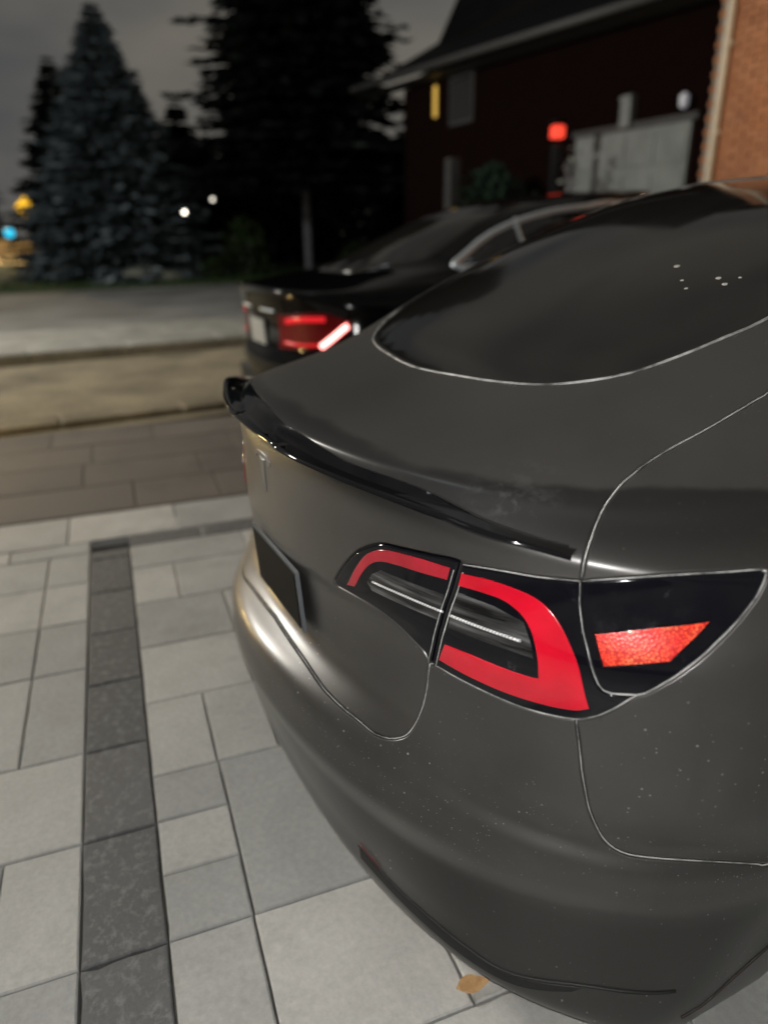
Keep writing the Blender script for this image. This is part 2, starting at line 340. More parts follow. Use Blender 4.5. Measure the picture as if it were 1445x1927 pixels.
FT = {
 'lid_low': [(0.036,6.654),(0.06,6.6),(0.08,6.575),(0.099,6.559),(0.118,6.544),(0.135,6.52),(0.155,6.472),(0.174,6.416),(0.193,6.366),(0.208,6.333),(0.223,6.302),(0.238,6.273),(0.251,6.251),(0.269,6.238),(0.285,6.237),(0.298,6.213),(0.312,6.183),(0.323,6.179),(0.338,6.247),(0.349,6.359),(0.356,6.486),(0.362,6.643),(0.365,6.836),(0.368,7.055),(0.372,7.306),(0.379,7.569),(0.386,7.817),(0.394,8.055),(0.399,8.209),(0.404,8.359),(0.41,8.506)],
 'lamp_in_low': [(0.411,8.547),(0.406,8.688),(0.399,8.749),(0.39,8.808),(0.381,8.87),(0.37,8.939),(0.36,8.992),(0.349,9.053),(0.337,9.106),(0.326,9.143),(0.314,9.17),(0.301,9.191),(0.288,9.208),(0.274,9.218),(0.261,9.223),(0.235,9.225)],
 'lamp_in_top': [(0.231,9.289),(0.242,9.499),(0.252,9.702),(0.264,9.91),(0.277,10.104),(0.29,10.263),(0.305,10.4),(0.32,10.524),(0.335,10.619),(0.347,10.655),(0.363,10.674),(0.374,10.693),(0.388,10.713),(0.402,10.731),(0.414,10.746),(0.427,10.767),(0.438,10.785),(0.446,10.795),(0.46,10.777)],
 'split': [(0.46,10.763),(0.456,10.545),(0.452,10.346),(0.449,10.159),(0.446,9.979),(0.443,9.803),(0.441,9.629),(0.439,9.462),(0.437,9.297),(0.433,9.122),(0.428,8.932),(0.421,8.736),(0.413,8.537)],
 'lamp_out_top': [(0.465,10.716),(0.477,10.739),(0.49,10.76),(0.5,10.773),(0.511,10.784),(0.523,10.794),(0.533,10.8),(0.543,10.804),(0.553,10.807),(0.563,10.813),(0.574,10.825),(0.584,10.84),(0.594,10.854),(0.606,10.87),(0.616,10.886)],
 'lamp_out_low': [(0.42,8.534),(0.433,8.514),(0.445,8.492),(0.459,8.471),(0.47,8.455),(0.482,8.439),(0.494,8.424),(0.506,8.41),(0.517,8.398),(0.529,8.387),(0.54,8.378),(0.55,8.372),(0.564,8.369),(0.577,8.371),(0.59,8.377),(0.603,8.385),(0.616,8.397),(0.627,8.411),(0.638,8.439),(0.648,8.479),(0.66,8.531),(0.674,8.61),(0.684,8.671),(0.694,8.743),(0.704,8.82),(0.714,8.892)],
 'lamp_side_seam': [(0.616,10.857),(0.616,10.608),(0.616,10.41),(0.619,10.171),(0.622,10.05),(0.625,9.912),(0.63,9.769),(0.636,9.621),(0.642,9.473),(0.647,9.341),(0.653,9.182),(0.659,9.057),(0.663,8.966),(0.668,8.905),(0.68,8.871),(0.69,8.875),(0.702,8.885),(0.714,8.892)],
 'side_top': [(0.62,10.897),(0.677,11.204),(0.753,11.689),(0.824,11.887),(0.84,11.886)],
 'side_low': [(0.85,11.671),(0.845,11.258),(0.84,10.984),(0.834,10.736),(0.83,10.611),(0.825,10.482),(0.82,10.351),(0.815,10.219),(0.81,10.107),(0.805,9.987),(0.8,9.865),(0.795,9.746),(0.791,9.639),(0.786,9.543),(0.781,9.454),(0.775,9.37),(0.769,9.293),(0.763,9.222),(0.754,9.14),(0.745,9.068),(0.736,8.997),(0.725,8.927)],
 'reflector': [(0.642,9.836),(0.711,10.068),(0.778,10.223),(0.771,9.999),(0.748,9.444),(0.709,9.365),(0.666,9.268),(0.654,9.528)],
 'red_in': [(0.264,9.369),(0.283,9.849),(0.303,10.215),(0.328,10.449),(0.357,10.555),(0.403,10.594),(0.447,10.575),(0.442,10.286),(0.402,10.27),(0.361,10.262),(0.333,10.208),(0.313,10.061),(0.297,9.8),(0.281,9.416)],
 'red_out': [(0.463,10.521),(0.502,10.523),(0.539,10.445),(0.563,10.332),(0.585,10.106),(0.612,9.665),(0.637,9.16),(0.649,8.616),(0.628,8.547),(0.584,8.52),(0.531,8.532),(0.477,8.593),(0.431,8.679),(0.446,9.01),(0.482,8.99),(0.537,8.92),(0.576,8.893),(0.583,8.905),(0.581,9.184),(0.57,9.548),(0.557,9.811),(0.542,10.007),(0.52,10.16),(0.49,10.216),(0.458,10.228)],
 'bar_in': [(0.319,9.76),(0.375,9.731),(0.442,9.664),(0.441,9.574),(0.374,9.624),(0.317,9.659)],
 'bar_out': [(0.453,9.647),(0.505,9.579),(0.555,9.512),(0.558,9.583),(0.561,9.51),(0.555,9.412),(0.504,9.471),(0.453,9.537)],
 'panel_in': [(0.306,9.627),(0.315,9.861),(0.332,10.028),(0.439,9.973),(0.434,9.406),(0.377,9.459),(0.317,9.495)],
 'panel_out': [(0.455,10.107),(0.51,10.007),(0.552,9.826),(0.57,9.416),(0.575,9.193),(0.52,9.257),(0.45,9.324)],
 'quarter_seam': [(0.628,8.392),(0.627,8.287),(0.627,8.181),(0.627,8.058),(0.627,7.946),(0.628,7.818),(0.629,7.684),(0.631,7.556),(0.634,7.393),(0.637,7.231),(0.639,7.064),(0.641,6.894),(0.643,6.715),(0.645,6.525),(0.648,6.32),(0.652,6.116),(0.659,5.95),(0.67,5.792),(0.682,5.702),(0.69,5.666),(0.698,5.651),(0.71,5.653),(0.718,5.657),(0.728,5.665),(0.739,5.672),(0.75,5.675),(0.761,5.672),(0.771,5.664),(0.784,5.649),(0.796,5.629),(0.808,5.602),(0.82,5.568),(0.832,5.524),(0.847,5.458),(0.861,5.382),(0.877,5.291),(0.893,5.18)],
 'hatch_side': [(0.618,10.986),(0.62,11.328),(0.62,11.755),(0.618,12.088),(0.616,12.348),(0.614,12.592),(0.612,12.847),(0.612,13.161),(0.612,13.544),(0.609,13.865),(0.604,14.084),(0.598,14.256),(0.593,14.414),(0.591,14.51),(0.588,14.602),(0.586,14.692),(0.586,14.784),(0.586,14.878),(0.587,14.945),(0.589,15.014),(0.592,15.083),(0.596,15.152),(0.6,15.22),(0.604,15.288),(0.608,15.356),(0.612,15.424),(0.616,15.493),(0.62,15.564),(0.625,15.635),(0.629,15.707),(0.634,15.78),(0.639,15.854)],
 'glass': [(0.485,17.234),(0.451,16.993),(0.411,16.668),(0.365,16.288),(0.312,16.032),(0.25,15.86),(0.172,15.778),(0.082,15.72),(0.003,15.699)],
 'valance': [(0.254,2.398),(0.339,2.262),(0.412,2.237),(0.502,2.17),(0.577,2.161),(0.715,2.474),(0.888,2.506)],
 'spoil_in': [(0.603,12.146),(0.56,12.23),(0.489,12.383),(0.421,12.499),(0.338,12.577),(0.24,12.563),(0.154,12.829),(0.042,13.525),(-0.066,13.823),(-0.318,13.663)],
 'arch_rear': [(1.069,1.965),(1.052,2.342),(1.033,2.71),(1.013,3.129),(0.98,3.698),(0.968,4.4),(0.941,5.618),(0.982,6.422),(1.02,6.879),(1.04,7.268),(1.055,7.6),(1.07,7.861),(1.087,8.055),(1.105,8.189),(1.124,8.269),(1.142,8.294),(1.16,8.264),(1.177,8.178),(1.192,8.033),(1.207,7.821),(1.219,7.532),(1.228,7.168),(1.227,6.751),(1.217,6.258),(1.219,5.307),(1.231,4.322),(1.242,3.653),(1.256,3.106),(1.265,2.7),(1.269,2.336),(1.268,1.961)],
 'arch_front': [(1.889,1.536),(1.881,2.059),(1.875,2.517),(1.87,2.967),(1.866,3.449),(1.864,3.972),(1.869,4.527),(1.878,5.065),(1.89,5.546),(1.905,6.021),(1.923,6.544),(1.945,7.047),(1.967,7.434),(1.99,7.708),(2.017,7.875),(2.051,7.932),(2.085,7.878),(2.115,7.713),(2.141,7.437),(2.165,7.045),(2.19,6.531),(2.216,5.996),(2.238,5.511),(2.256,5.02),(2.269,4.482),(2.283,3.937),(2.298,3.419),(2.306,2.907),(2.302,2.373),(2.292,1.769),(2.304,0.914)],
 'i_bot': 17,
}
def make_sedan_surface(R, F):
    def f(u, v): return spl_eval(ring_pts(np.asarray(u, float), R, F), np.asarray(v, float))
    return f
def Um(u): a = np.abs(u); return np.sign(u)*np.where(a <= 1, 1.1*a, np.where(a <= 2, 1.1+3.0*(a-1), 4.1+1.3*(a-2)))
def Ui(U): a = np.abs(U); return np.sign(U)*np.where(a <= 1.1, a/1.1, np.where(a <= 4.1, 1+(a-1.1)/3.0, 2+(a-4.1)/1.3))
VM = .085
def to_m(uv): return np.stack([Um(uv[:, 0]), uv[:, 1]*VM], 1)
def from_m(q): return np.stack([Ui(q[:, 0]), q[:, 1]/VM], 1)
def smooth_chain(pts, step=.006):
    """Catmull-Rom through a uv chain, resampled evenly"""
    q = to_m(np.array(pts, float))
    if len(q) > 2:
        e = np.concatenate([[2*q[0]-q[1]], q, [2*q[-1]-q[-2]]]); out = []
        for i in range(len(q)-1):
            p0, p1, p2, p3 = e[i:i+4]; n = max(2, int(np.linalg.norm(p2-p1)/step)+1); t = np.linspace(0, 1, n, endpoint=False)[:, None]
            out.append(.5*((2*p1)+(-p0+p2)*t+(2*p0-5*p1+4*p2-p3)*t*t+(-p0+3*p1-3*p2+p3)*t**3))
        out = np.concatenate(out+[q[-1:]])
    else:
        n = max(2, int(np.linalg.norm(q[1]-q[0])/step)+1); out = q[0]+(q[1]-q[0])*np.linspace(0, 1, n)[:, None]
    d = np.concatenate([[0], np.cumsum(np.linalg.norm(np.diff(out, axis=0), axis=1))])
    n = max(2, int(d[-1]/step)+1); s = np.linspace(0, d[-1], n)
    return from_m(np.stack([np.interp(s, d, out[:, 0]), np.interp(s, d, out[:, 1])], 1))
def loop_of(chains, step=.006):
    L = []
    for c in chains:
        s = smooth_chain(c, step); L.append(s if not L or np.linalg.norm(to_m(s[:1])-to_m(L[-1][-1:])) > 1e-6 else s[1:])
    P = np.concatenate(L)
    if np.linalg.norm(to_m(P[:1])-to_m(P[-1:])) < .0015: P = P[:-1]
    return P
def mir(c): return [(-u, v) for u, v in c][::-1]
def area2(q): return .5*np.sum(q[:, 0]*np.roll(q[:, 1], -1)-np.roll(q[:, 0], -1)*q[:, 1])
def inside(q, poly):
    x, y = q[:, 0], q[:, 1]; r = np.zeros(len(q), bool); a = poly; b = np.roll(poly, -1, 0)
    for (x0, y0), (x1, y1) in zip(a, b):
        if y0 == y1: continue
        m = ((y0 > y) != (y1 > y)); r ^= m & (x < (x1-x0)*(y-y0)/(y1-y0)+x0)
    return r
def offset_loop(f, uv, dist):
    u, v = uv[:, 0], uv[:, 1]
    P = f(u, v); t = np.roll(P, -1, 0)-np.roll(P, 1, 0); t /= np.maximum(np.linalg.norm(t, axis=1), 1e-9)[:, None]
    n = normal(f, u, v); left = np.cross(n, t)
    h = 1e-3; fu = (f(u+h, v)-f(u-h, v))/(2*h); vv = np.clip(v+.01, 0, KR-1); v0 = np.clip(v-.01, 0, KR-1); fv = (f(u, vv)-f(u, v0))/(vv-v0)[:, None]
    d = left*dist
    a = (fu*fu).sum(1); b = (fu*fv).sum(1); c = (fv*fv).sum(1); p = (fu*d).sum(1); q = (fv*d).sum(1); D = np.maximum(a*c-b*b, 1e-10)
    return np.stack([u+(c*p-b*q)/D, np.clip(v+(a*q-b*p)/D, 0, KR-1)], 1), -left
def panel(f, loops, name, mat, parent, inset=.0027, lift=0., skirt=.009, sp=.014, sp_far=None, edge=.0032, rnd=.0011):
    """cut a panel out of surface f along uv loops: gapped, rounded and returned edges, exact surface normals"""
    B = []; E = []; R = []; outs = []; polys = []
    for k, lp in enumerate(loops):
        q = to_m(lp)
        if (area2(q) > 0) != (k == 0): lp = lp[::-1]
        b, out = offset_loop(f, lp, inset); r, _ = offset_loop(f, lp, inset+edge)
        B.append(b); outs.append(out); R.append(r); polys.append(to_m(b))
    nb = sum(len(b) for b in B); bq = np.concatenate(polys)
    start = 0; edges = []
    for b in B: edges += [(start+i, start+(i+1) % len(b)) for i in range(len(b))]; start += len(b)
    def inside_all(q):
        m = inside(q, polys[0])
        for p in polys[1:]: m &= ~inside(q, p)
        return m
    lo, hi = bq.min(0), bq.max(0); G = []
    for s_, x0, x1 in ((sp, lo[0], min(hi[0], 1.25)), (sp_far or sp, max(lo[0], 1.25), hi[0]), ) if sp_far else ((sp, lo[0], hi[0]),):
        if x1 <= x0: continue
        xs = np.arange(x0+s_*.5, x1, s_); ys = np.arange(lo[1]+s_*.5, hi[1], s_*.9)
        g = np.stack(np.meshgrid(xs, ys), -1); g[1::2, :, 0] += s_*.5; g = g.reshape(-1, 2); g = g[inside_all(g)]
        keep = np.ones(len(g), bool)
        for i in range(0, len(g), 2000):
            d = np.abs(g[i:i+2000, None]-bq[None]).sum(-1).min(1); keep[i:i+2000] = d > max(s_*.6, edge*1.9)
        G.append(g[keep])
    rq = to_m(np.concatenate(R)); rq = rq[inside_all(rq)]
    if edge <= 0: rq = rq[:0]
    pts = np.concatenate([bq, rq]+G)
    res = delaunay_2d_cdt([Vector(p) for p in pts], edges, [], 0, 1e-7)
    vc = np.array([tuple(p) for p in res[0]]); tri = np.array([t for t in res[2] if len(t) == 3])
    cen = vc[tri].mean(1); tri = tri[inside_all(cen)]
    a = vc[tri]; sg = (a[:, 1, 0]-a[:, 0, 0])*(a[:, 2, 1]-a[:, 0, 1])-(a[:, 1, 1]-a[:, 0, 1])*(a[:, 2, 0]-a[:, 0, 0])
    tri[sg < 0] = tri[sg < 0][:, ::-1]
    back = {}
    for i, src in enumerate(res[3]):
        for s_ in src: back[s_] = i
    uv = from_m(vc); P = f(uv[:, 0], uv[:, 1]); n = normal(f, uv[:, 0], uv[:, 1]); N = n.copy(); P = P+n*lift
    V = [P]; NN = [N]; F = [tuple(t) for t in tri]; base = len(P); start = 0
    for b, out in zip(B, outs):
        idx = np.array([back[start+i] for i in range(len(b))]); start += len(b)
        nn = n[idx]; P[idx] -= nn*rnd; N[idx] = nn*.62+out*.78
        V.append(P[idx]-nn*skirt); NN.append(out); k = len(b)
        F += [(idx[(i+1) % k], idx[i], base+i, base+(i+1) % k) for i in range(k)]; base += k
    NN = np.concatenate(NN); NN /= np.linalg.norm(NN, axis=1)[:, None]
    return mesh_obj(name, np.concatenate(V), F, mat, parent, normals=NN)
def strip(f, chain, name, mat, parent, r=.0016, lift=-.0012, step=.012, closed=False, n=6):
    uv = smooth_chain(chain, step) if not isinstance(chain, np.ndarray) else chain
    P = f(uv[:, 0], uv[:, 1])+normal(f, uv[:, 0], uv[:, 1])*lift
    return MB().tube(P, r, n, closed).obj(name, mat, parent, smooth=True)
def shell(f, name, mat, parent, off, us, vs_, hide=None):
    U_, V_ = np.meshgrid(us, vs_); u, v = U_.ravel(), V_.ravel(); P = f(u, v)+normal(f, u, v)*off; w = len(us); F = []
    q = P.reshape(len(vs_), w, 3)
    for i in range(len(vs_)-1):
        for j in range(w-1):
            if hide is not None and hide(q[i:i+2, j:j+2].mean((0, 1))): continue
            F.append((i*w+j, i*w+j+1, (i+1)*w+j+1, (i+1)*w+j))
    return mesh_obj(name, P, F, mat, parent, smooth=True)
def wheel(parent, c, side, r=.345, wdt=.235):
    x = c[0]; w = MB(); s = side
    tp = [(r*.70, -.5*wdt), (r*.9, -.52*wdt), (r*.98, -.42*wdt), (r, -.3*wdt), (r, .3*wdt), (r*.98, .42*wdt), (r*.9, .52*wdt), (r*.70, .5*wdt)]
    wh = MB().lathe([(r*.10, .36*wdt*s), (r*.14, .40*wdt*s), (r*.16, .36*wdt*s), (r*.2, .2*wdt*s), (r*.6, .05*wdt*s), (r*.66, .40*wdt*s), (r*.72, .48*wdt*s), (r*.72, -.48*wdt*s)], c, 40, 'x')
    for k in range(10):
        a = 2*math.pi*k/10+.2; wh.tube([(x+.34*wdt*s, c[1]+math.cos(a)*r*.13, c[2]+math.sin(a)*r*.13), (x+.42*wdt*s, c[1]+math.cos(a+.06)*r*.68, c[2]+math.sin(a+.06)*r*.68)], [.022, .016], 6)
    root = wh.obj('wheel', M['rim'], parent, True, 40)
    MB().lathe(tp, c, 48, 'x').obj('tyre', M['tyre'], root, True, 45)
    return root

# ------------------------------------------------------------------ the dark grey electric car
SEDAN_R = np.array([
(.38,.20,.76,.18,.5,2.6,2.4),(.13,.24,.855,.22,.6,2.6,2.4),(.06,.32,.895,.3,.68,2.6,2.4),(.03,.42,.915,.40,.7,2.6,2.4),
(.0,.52,.925,.5,.7,2.6,2.4),(.0,.60,.93,.6,.7,2.6,2.4),(.03,.66,.93,.68,.7,2.6,2.4),(.05,.72,.928,.74,.7,2.7,2.5),
(.06,.80,.92,.81,.7,2.7,2.5),(.06,.88,.91,.87,.7,2.7,2.5),(.045,.95,.90,.93,.7,2.7,2.5),(.025,1.01,.88,.97,.7,2.7,2.5),
(.02,1.045,.86,1.0,.7,2.7,2.5),(.05,1.06,.84,1.02,.7,2.6,2.5),(.22,1.065,.805,1.04,.75,2.5,2.4),(.45,1.075,.77,1.07,.85,2.5,2.4),
(.70,1.10,.735,1.11,.95,2.5,2.4),(.97,1.185,.70,1.19,1.05,2.5,2.4),(1.28,1.295,.655,1.30,1.05,2.4,2.3),(1.70,1.40,.58,1.395,.95,2.3,2.3),
(2.25,1.455,.48,1.44,.6,2.2,2.2),(2.95,1.465,.14,1.455,.25,2.,2.)])
SEDAN_F = FR.copy(); SEDAN_F[:, 3] = np.where(np.arange(KR) < 12, FR[:, 3], SEDAN_R[:, 3]*.99); SEDAN_F[:, 1] = np.minimum(FR[:, 1], SEDAN_R[:, 1]*.99+.0)
SEDAN_F[:, 2] = np.minimum(FR[:, 2], SEDAN_R[:, 2])
SEDAN_F[14:, 0] = [3.98, 3.95, 3.88, 3.78, 3.62, 3.5, 3.4, 3.12]

def build_electric_car():
    f = tesla
    root = empty('parked_car'); tag(root, 'dark satin grey electric car with black lip spoiler and wet dusty tailgate', 'car')
    def both(fn):
        fn(False); fn(True)
    MX = lambda c, m: mir(c) if m else list(c)
    split = FT['split']; ltop = FT['lamp_in_top']; llow = FT['lamp_in_low']; otop = FT['lamp_out_top']; olow = FT['lamp_out_low']; sseam = FT['lamp_side_seam']
    qs = FT['quarter_seam']; ar = FT['arch_rear']; af = FT['arch_front']; hs = FT['hatch_side']
    k_arch = min(range(12), key=lambda i: abs(ar[i][1]-qs[-1][1]))
    hatch_ext = [hs[-1], (.66, 17.0), (.70, 18.0), (.755, 19.0), (.79, 19.55)]
    low = [(0.0, 6.74), (.07, 6.67), (.14, 6.55)]+[q for q in FT['lid_low'] if q[0] > .2]
    # tailgate with the hole of the rear window and the notches of its lamps
    right = [low, [low[-1], llow[0]], llow, [llow[-1], ltop[0]], ltop, [ltop[-1], otop[0]], otop, [otop[-1], hs[0]], hs, hatch_ext]
    left = [mir(c) for c in right[::-1]]
    outer = loop_of(right+[[(.79, 19.55), (0.4, 19.55), (0., 19.55)], [(0., 19.55), (-.4, 19.55), (-.79, 19.55)]]+left)
    g = sorted(FT['glass'], key=lambda p: p[0]); g[0] = (0., 15.645)
    gr = g+[(.525, 17.9), (.60, 18.8), (.62, 19.2)]
    gl = [(0., 15.645)]+[gr[i] for i in range(1, len(gr))]
    glass = loop_of([gl, [(.62, 19.2), (.58, 19.38), (.45, 19.42), (.2, 19.43), (0., 19.43)], [(0., 19.43), (-.2, 19.43), (-.45, 19.42), (-.58, 19.38), (-.62, 19.2)], mir(gl)], .01)
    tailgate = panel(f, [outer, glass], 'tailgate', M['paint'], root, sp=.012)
    win = panel(f, [glass], 'rear_window', M['car_glass'], root, inset=.006, lift=-.0025, sp=.02, edge=.005)
    for (su, sv), sr in zip(((0.189, 17.87), (0.301, 17.73), (0.328, 17.66), (0.238, 17.71), (0.267, 17.62), (0.340, 17.73)), (.0066, .0056, .0058, .0038, .0038, .0036)):  # pale discs stand in for light dots reflected in the glass
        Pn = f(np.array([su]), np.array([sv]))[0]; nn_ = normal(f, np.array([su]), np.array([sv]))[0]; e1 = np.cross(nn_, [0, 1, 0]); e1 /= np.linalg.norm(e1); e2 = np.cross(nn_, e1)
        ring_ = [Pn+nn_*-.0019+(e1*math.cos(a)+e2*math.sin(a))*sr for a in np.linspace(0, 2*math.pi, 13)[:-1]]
        mesh_obj('glass_glint', ring_+[Pn-nn_*.0007], [(k, (k+1) % 12, 12) for k in range(12)], M['spot'], win, True)
    strip(f, mir(gr[:9])[:-1]+[(0., 15.645)]+gr[1:] if False else [(-u, v) for u, v in gr[6:0:-1]]+[(0., 15.645)]+gr[1:], 'window_seal', M['seal'], win, r=.0034, lift=-.0015)
    strip(f, [(-u, v) for u, v in gr[6:]], 'window_seal', M['rubber'], win, r=.0034, lift=-.0015)  # left run in black: shade away from the flash put into its colour
    # rear bumper
    seam_end = ar[k_arch]
    right = [low, [low[-1], olow[0]], olow[:FT['i_bot']+1], qs, [qs[-1], seam_end], ar[k_arch::-1], [ar[0], (1.0, .15), (.6, .12), (0., .12)]]
    right[2] = right[2]+[qs[0]]
    right[1] = [low[-1], right[2][0]]
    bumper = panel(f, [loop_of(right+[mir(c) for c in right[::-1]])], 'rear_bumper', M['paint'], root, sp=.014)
    # rear quarters, flanks, bonnet and nose as one skin
    def flank(mm):
        ch = [[olow[FT['i_bot']]]+qs, [qs[-1], seam_end], ar[k_arch:], [ar[-1], (1.4, .2), (1.8, .2), af[0]], af, [af[-1], (2.7, .1), (2.995, .1)], [(2.995, .1), (2.995, 6.), (2.995, 12.), (2.995, 19.6)],
              [(2.995, 19.6), (2.5, 19.6), (2., 19.6), (1.4, 19.6), (1., 19.6), (.79, 19.55)], hatch_ext[::-1], hs[::-1], [hs[0], FT['side_top'][0]], FT['side_top'], [FT['side_top'][-1], FT['side_low'][0]], FT['side_low'],
              [FT['side_low'][-1], olow[-1]], olow[:FT['i_bot']-1:-1]]
        ch = [MX(c, mm) for c in (ch[::-1] if mm else ch)]
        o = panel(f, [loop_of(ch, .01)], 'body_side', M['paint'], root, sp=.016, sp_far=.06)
        # shut lines of the doors and side glass lying in the skin
        for c in ([(1.03, 15.2), (1.10, 13.6), (1.18, 10.5), (1.20, 8.0)], [(1.47, 16.2), (1.475, 12.), (1.47, 3.2)], [(1.79, 15.4), (1.80, 12), (1.78, 3.2)], [(1.2, 8.), (1.28, 3.2), (1.47, 3.2), (1.78, 3.2)]):
            strip(f, MX(c, mm), 'door_shut_line', M['shell'], o, r=.0022, lift=0)
        for a, b in ((1.02, 1.45), (1.49, 2.06)):
            lp = loop_of([MX(c, mm) for c in ([[(a, 15.6), (b, 15.6)], [(b, 15.6), (b-.02, 18.6)], [(b-.02, 18.6), (a+.03, 18.6)], [(a+.03, 18.6), (a, 15.6)]][::(-1 if mm else 1)])], .03)
            w = panel(f, [lp], 'side_window', M['car_glass'], root, inset=0, lift=.004, skirt=.006, sp=.06, edge=0)
            strip(f, lp[::2], 'window_trim', M['gloss_black'], w, r=.006, lift=.003, closed=True)
        for cc in (1.42, 1.78):
            P = f(np.array([cc if not mm else -cc]), np.array([12.6]))[0]; sx = -1 if mm else 1
            MB().box((P[0]+.004*sx, P[1]-.35*0, P[2]), (.012, .2, .03), 0, .004).obj('door_handle', M['paint'], o)
    both(flank)
    # roof, windscreen, lower sill tray and an inner black shell that closes every gap
    us = np.linspace(-2.995, 2.995, 140)
    rf = shell(f, 'glass_roof', M['car_glass'], root, -.002, us, np.linspace(19.6, 21, 8))
    c = f(us, np.full(len(us), 21.))-np.array([0, 0, .002]); mesh_obj('roof_centre', np.concatenate([c, [c.mean(0)]]), [(i, i+1, len(us)) for i in range(len(us)-1)], M['car_glass'], rf)
    def ws(mm): return None
    lp = loop_of([[(2.35, 16.6), (2.995, 16.6)], [(2.995, 16.6), (2.995, 19.5)], [(2.995, 19.5), (2.35, 19.4)], [(2.35, 19.4), (2.35, 16.6)]], .03)
    panel(f, [lp], 'windscreen', M['car_glass'], root, inset=0, lift=.004, skirt=.006, sp=.08, edge=0)
    lp = loop_of([mir(c) for c in [[(2.35, 16.6), (2.995, 16.6)], [(2.995, 16.6), (2.995, 19.5)], [(2.995, 19.5), (2.35, 19.4)], [(2.35, 19.4), (2.35, 16.6)]][::-1]], .03)
    panel(f, [lp], 'windscreen', M['car_glass'], root, inset=0, lift=.004, skirt=.006, sp=.08, edge=0)
    def hide(p):
        return p[2] < .78 and any((p[1]-cy)**2+(p[2]-.365)**2 < .42**2 for cy in (1.115, 3.945))
    shell(f, 'inner_shell', M['shell'], root, -.010, np.concatenate([np.linspace(-2.99, -1.02, 60), np.linspace(-1, 1, 121), np.linspace(1.02, 2.99, 60)]), np.linspace(.2, 20.5, 110), hide)
    MB().box((0, 2.4, .19), (1.5, 3.7, .04)).obj('underbody', M['shell'], root)
    for s in (-1, 1):
        MB().box((s*.82, .765, .34), (.20, .02, .44), 0, .008).obj('mud_flap', M['mud'], root)
    for cy in (1.115, 3.945):
        for s in (-1, 1):
            wheel(root, (s*.835, cy, .345), s)
            MB().lathe([(.415, -.0), (.415, -.30*s)], (s*.955-.03*s, cy, .365), 40, 'x').obj('wheel_arch_liner', M['shell'], root, True)
    # seams drawn as thin pale strips lying in the panel gaps
    def seams(mm):
        for c in (low, [low[-1]]+[(split[-1][0]+.003, split[-1][1])], hs+hatch_ext[1:], qs+[seam_end], otop, olow+[FT['side_low'][-1]], FT['side_low'][::-1], FT['side_top'], sseam):
            strip(f, MX(c, mm), 'panel_seam_strip', M['seal'], root, r=.0013, lift=-.0014)
        for du, rr in ((-.004, .0009), (.0095, .0011)): strip(f, MX([(u+du, v) for u, v in split[1:]], mm), 'lens_edge', M['seal'], root, r=rr, lift=.0008)
        strip(f, MX([(1.034, 2.53), (1.025, 2.427), (1.019, 2.354), (1.011, 2.243), (1.004, 2.12), (.96, 2.0)], mm), 'arch_lip_line', M['mud'], bumper, r=.003, lift=0)
        va = [(u, v-.02) for u, v in FT['valance']]
        vl = [va[0], (va[0][0], 2.05), (.40, 1.95), (.52, 1.88), (.60, 1.95), (.70, 2.3)]
        lp = loop_of([MX(q, mm) for q in ([va[:6][::-1], [va[0], vl[1]], vl[1:], [vl[-1], va[5]]] if not mm else [[vl[-1], va[5]], vl[1:], [va[0], vl[1]], va[:6][::-1]])], .008)
        panel(f, [lp], 'valance_insert', M['valance'], bumper, inset=0, lift=.0015, skirt=.004, sp=.02, edge=.002)
        strip(f, MX(FT['valance'], mm), 'valance_line', M['valance'], bumper, r=.0035, lift=.0)
        strip(f, MX([(.262, 2.54), (.28, 2.50), (.31, 2.43)], mm), 'valance_reflector', M['deep_red'], bumper, r=.0011, lift=.003)
    both(seams)
    # tail lamps: tailgate half, body half and the dark side lens with its reflector
    def lamps(mm):
        inner = loop_of([MX(c, mm) for c in ([llow, [llow[-1], ltop[0]], ltop, split] if not mm else [split, ltop, [llow[-1], ltop[0]], llow])], .004)
        a = panel(f, [inner], 'tail_light', M['lens'], root, inset=.0016, lift=.0006, sp=.012)
        outl = loop_of([MX(c, mm) for c in ([olow, sseam[::-1], otop[::-1], [otop[0], (split[0][0]+.004, split[0][1]-.06)], [(u+.0045, v) for u, v in split[1:]]+[olow[0]]] if not mm else
                        [[(u+.0045, v) for u, v in split[1:]]+[olow[0]], [otop[0], (split[0][0]+.004, split[0][1]-.06)], otop[::-1], sseam[::-1], olow])], .004)
        b = panel(f, [outl], 'tail_light', M['lens'], root, inset=.0016, lift=.0006, sp=.012)
        side = loop_of([MX(c, mm) for c in ([FT['side_low'], sseam[::-1], [sseam[0], FT['side_top'][0]], FT['side_top'], [FT['side_top'][-1], FT['side_low'][0]]] if not mm else
                        [[FT['side_top'][-1], FT['side_low'][0]], FT['side_top'], [sseam[0], FT['side_top'][0]], sseam[::-1], FT['side_low']])], .004)
        c = panel(f, [side], 'side_lens', M['lens'], root, inset=.0016, lift=.0004, sp=.014)
        def piece(pts, nm, mat, par, lift, sharp_pts=False, inset=.0004):
            if sharp_pts: ch = [[pts[i], pts[(i+1) % len(pts)]] for i in range(len(pts))]
            else: ch = [list(pts)+[pts[0]]]
            ch = [MX(q, mm) for q in (ch[::-1] if mm else ch)]
            return panel(f, [loop_of(ch, .004)], nm, mat, par, inset=inset, lift=lift, skirt=lift, sp=.01, edge=.0015, rnd=.0006)
        ri, ro = FT['red_in'], FT['red_out']
        def piece2(chs, nm, mat, par, lift):
            ch = [MX(q, mm) for q in (chs[::-1] if mm else chs)]
            return panel(f, [loop_of(ch, .004)], nm, mat, par, inset=.0004, lift=lift, skirt=lift, sp=.01, edge=.0015, rnd=.0006)
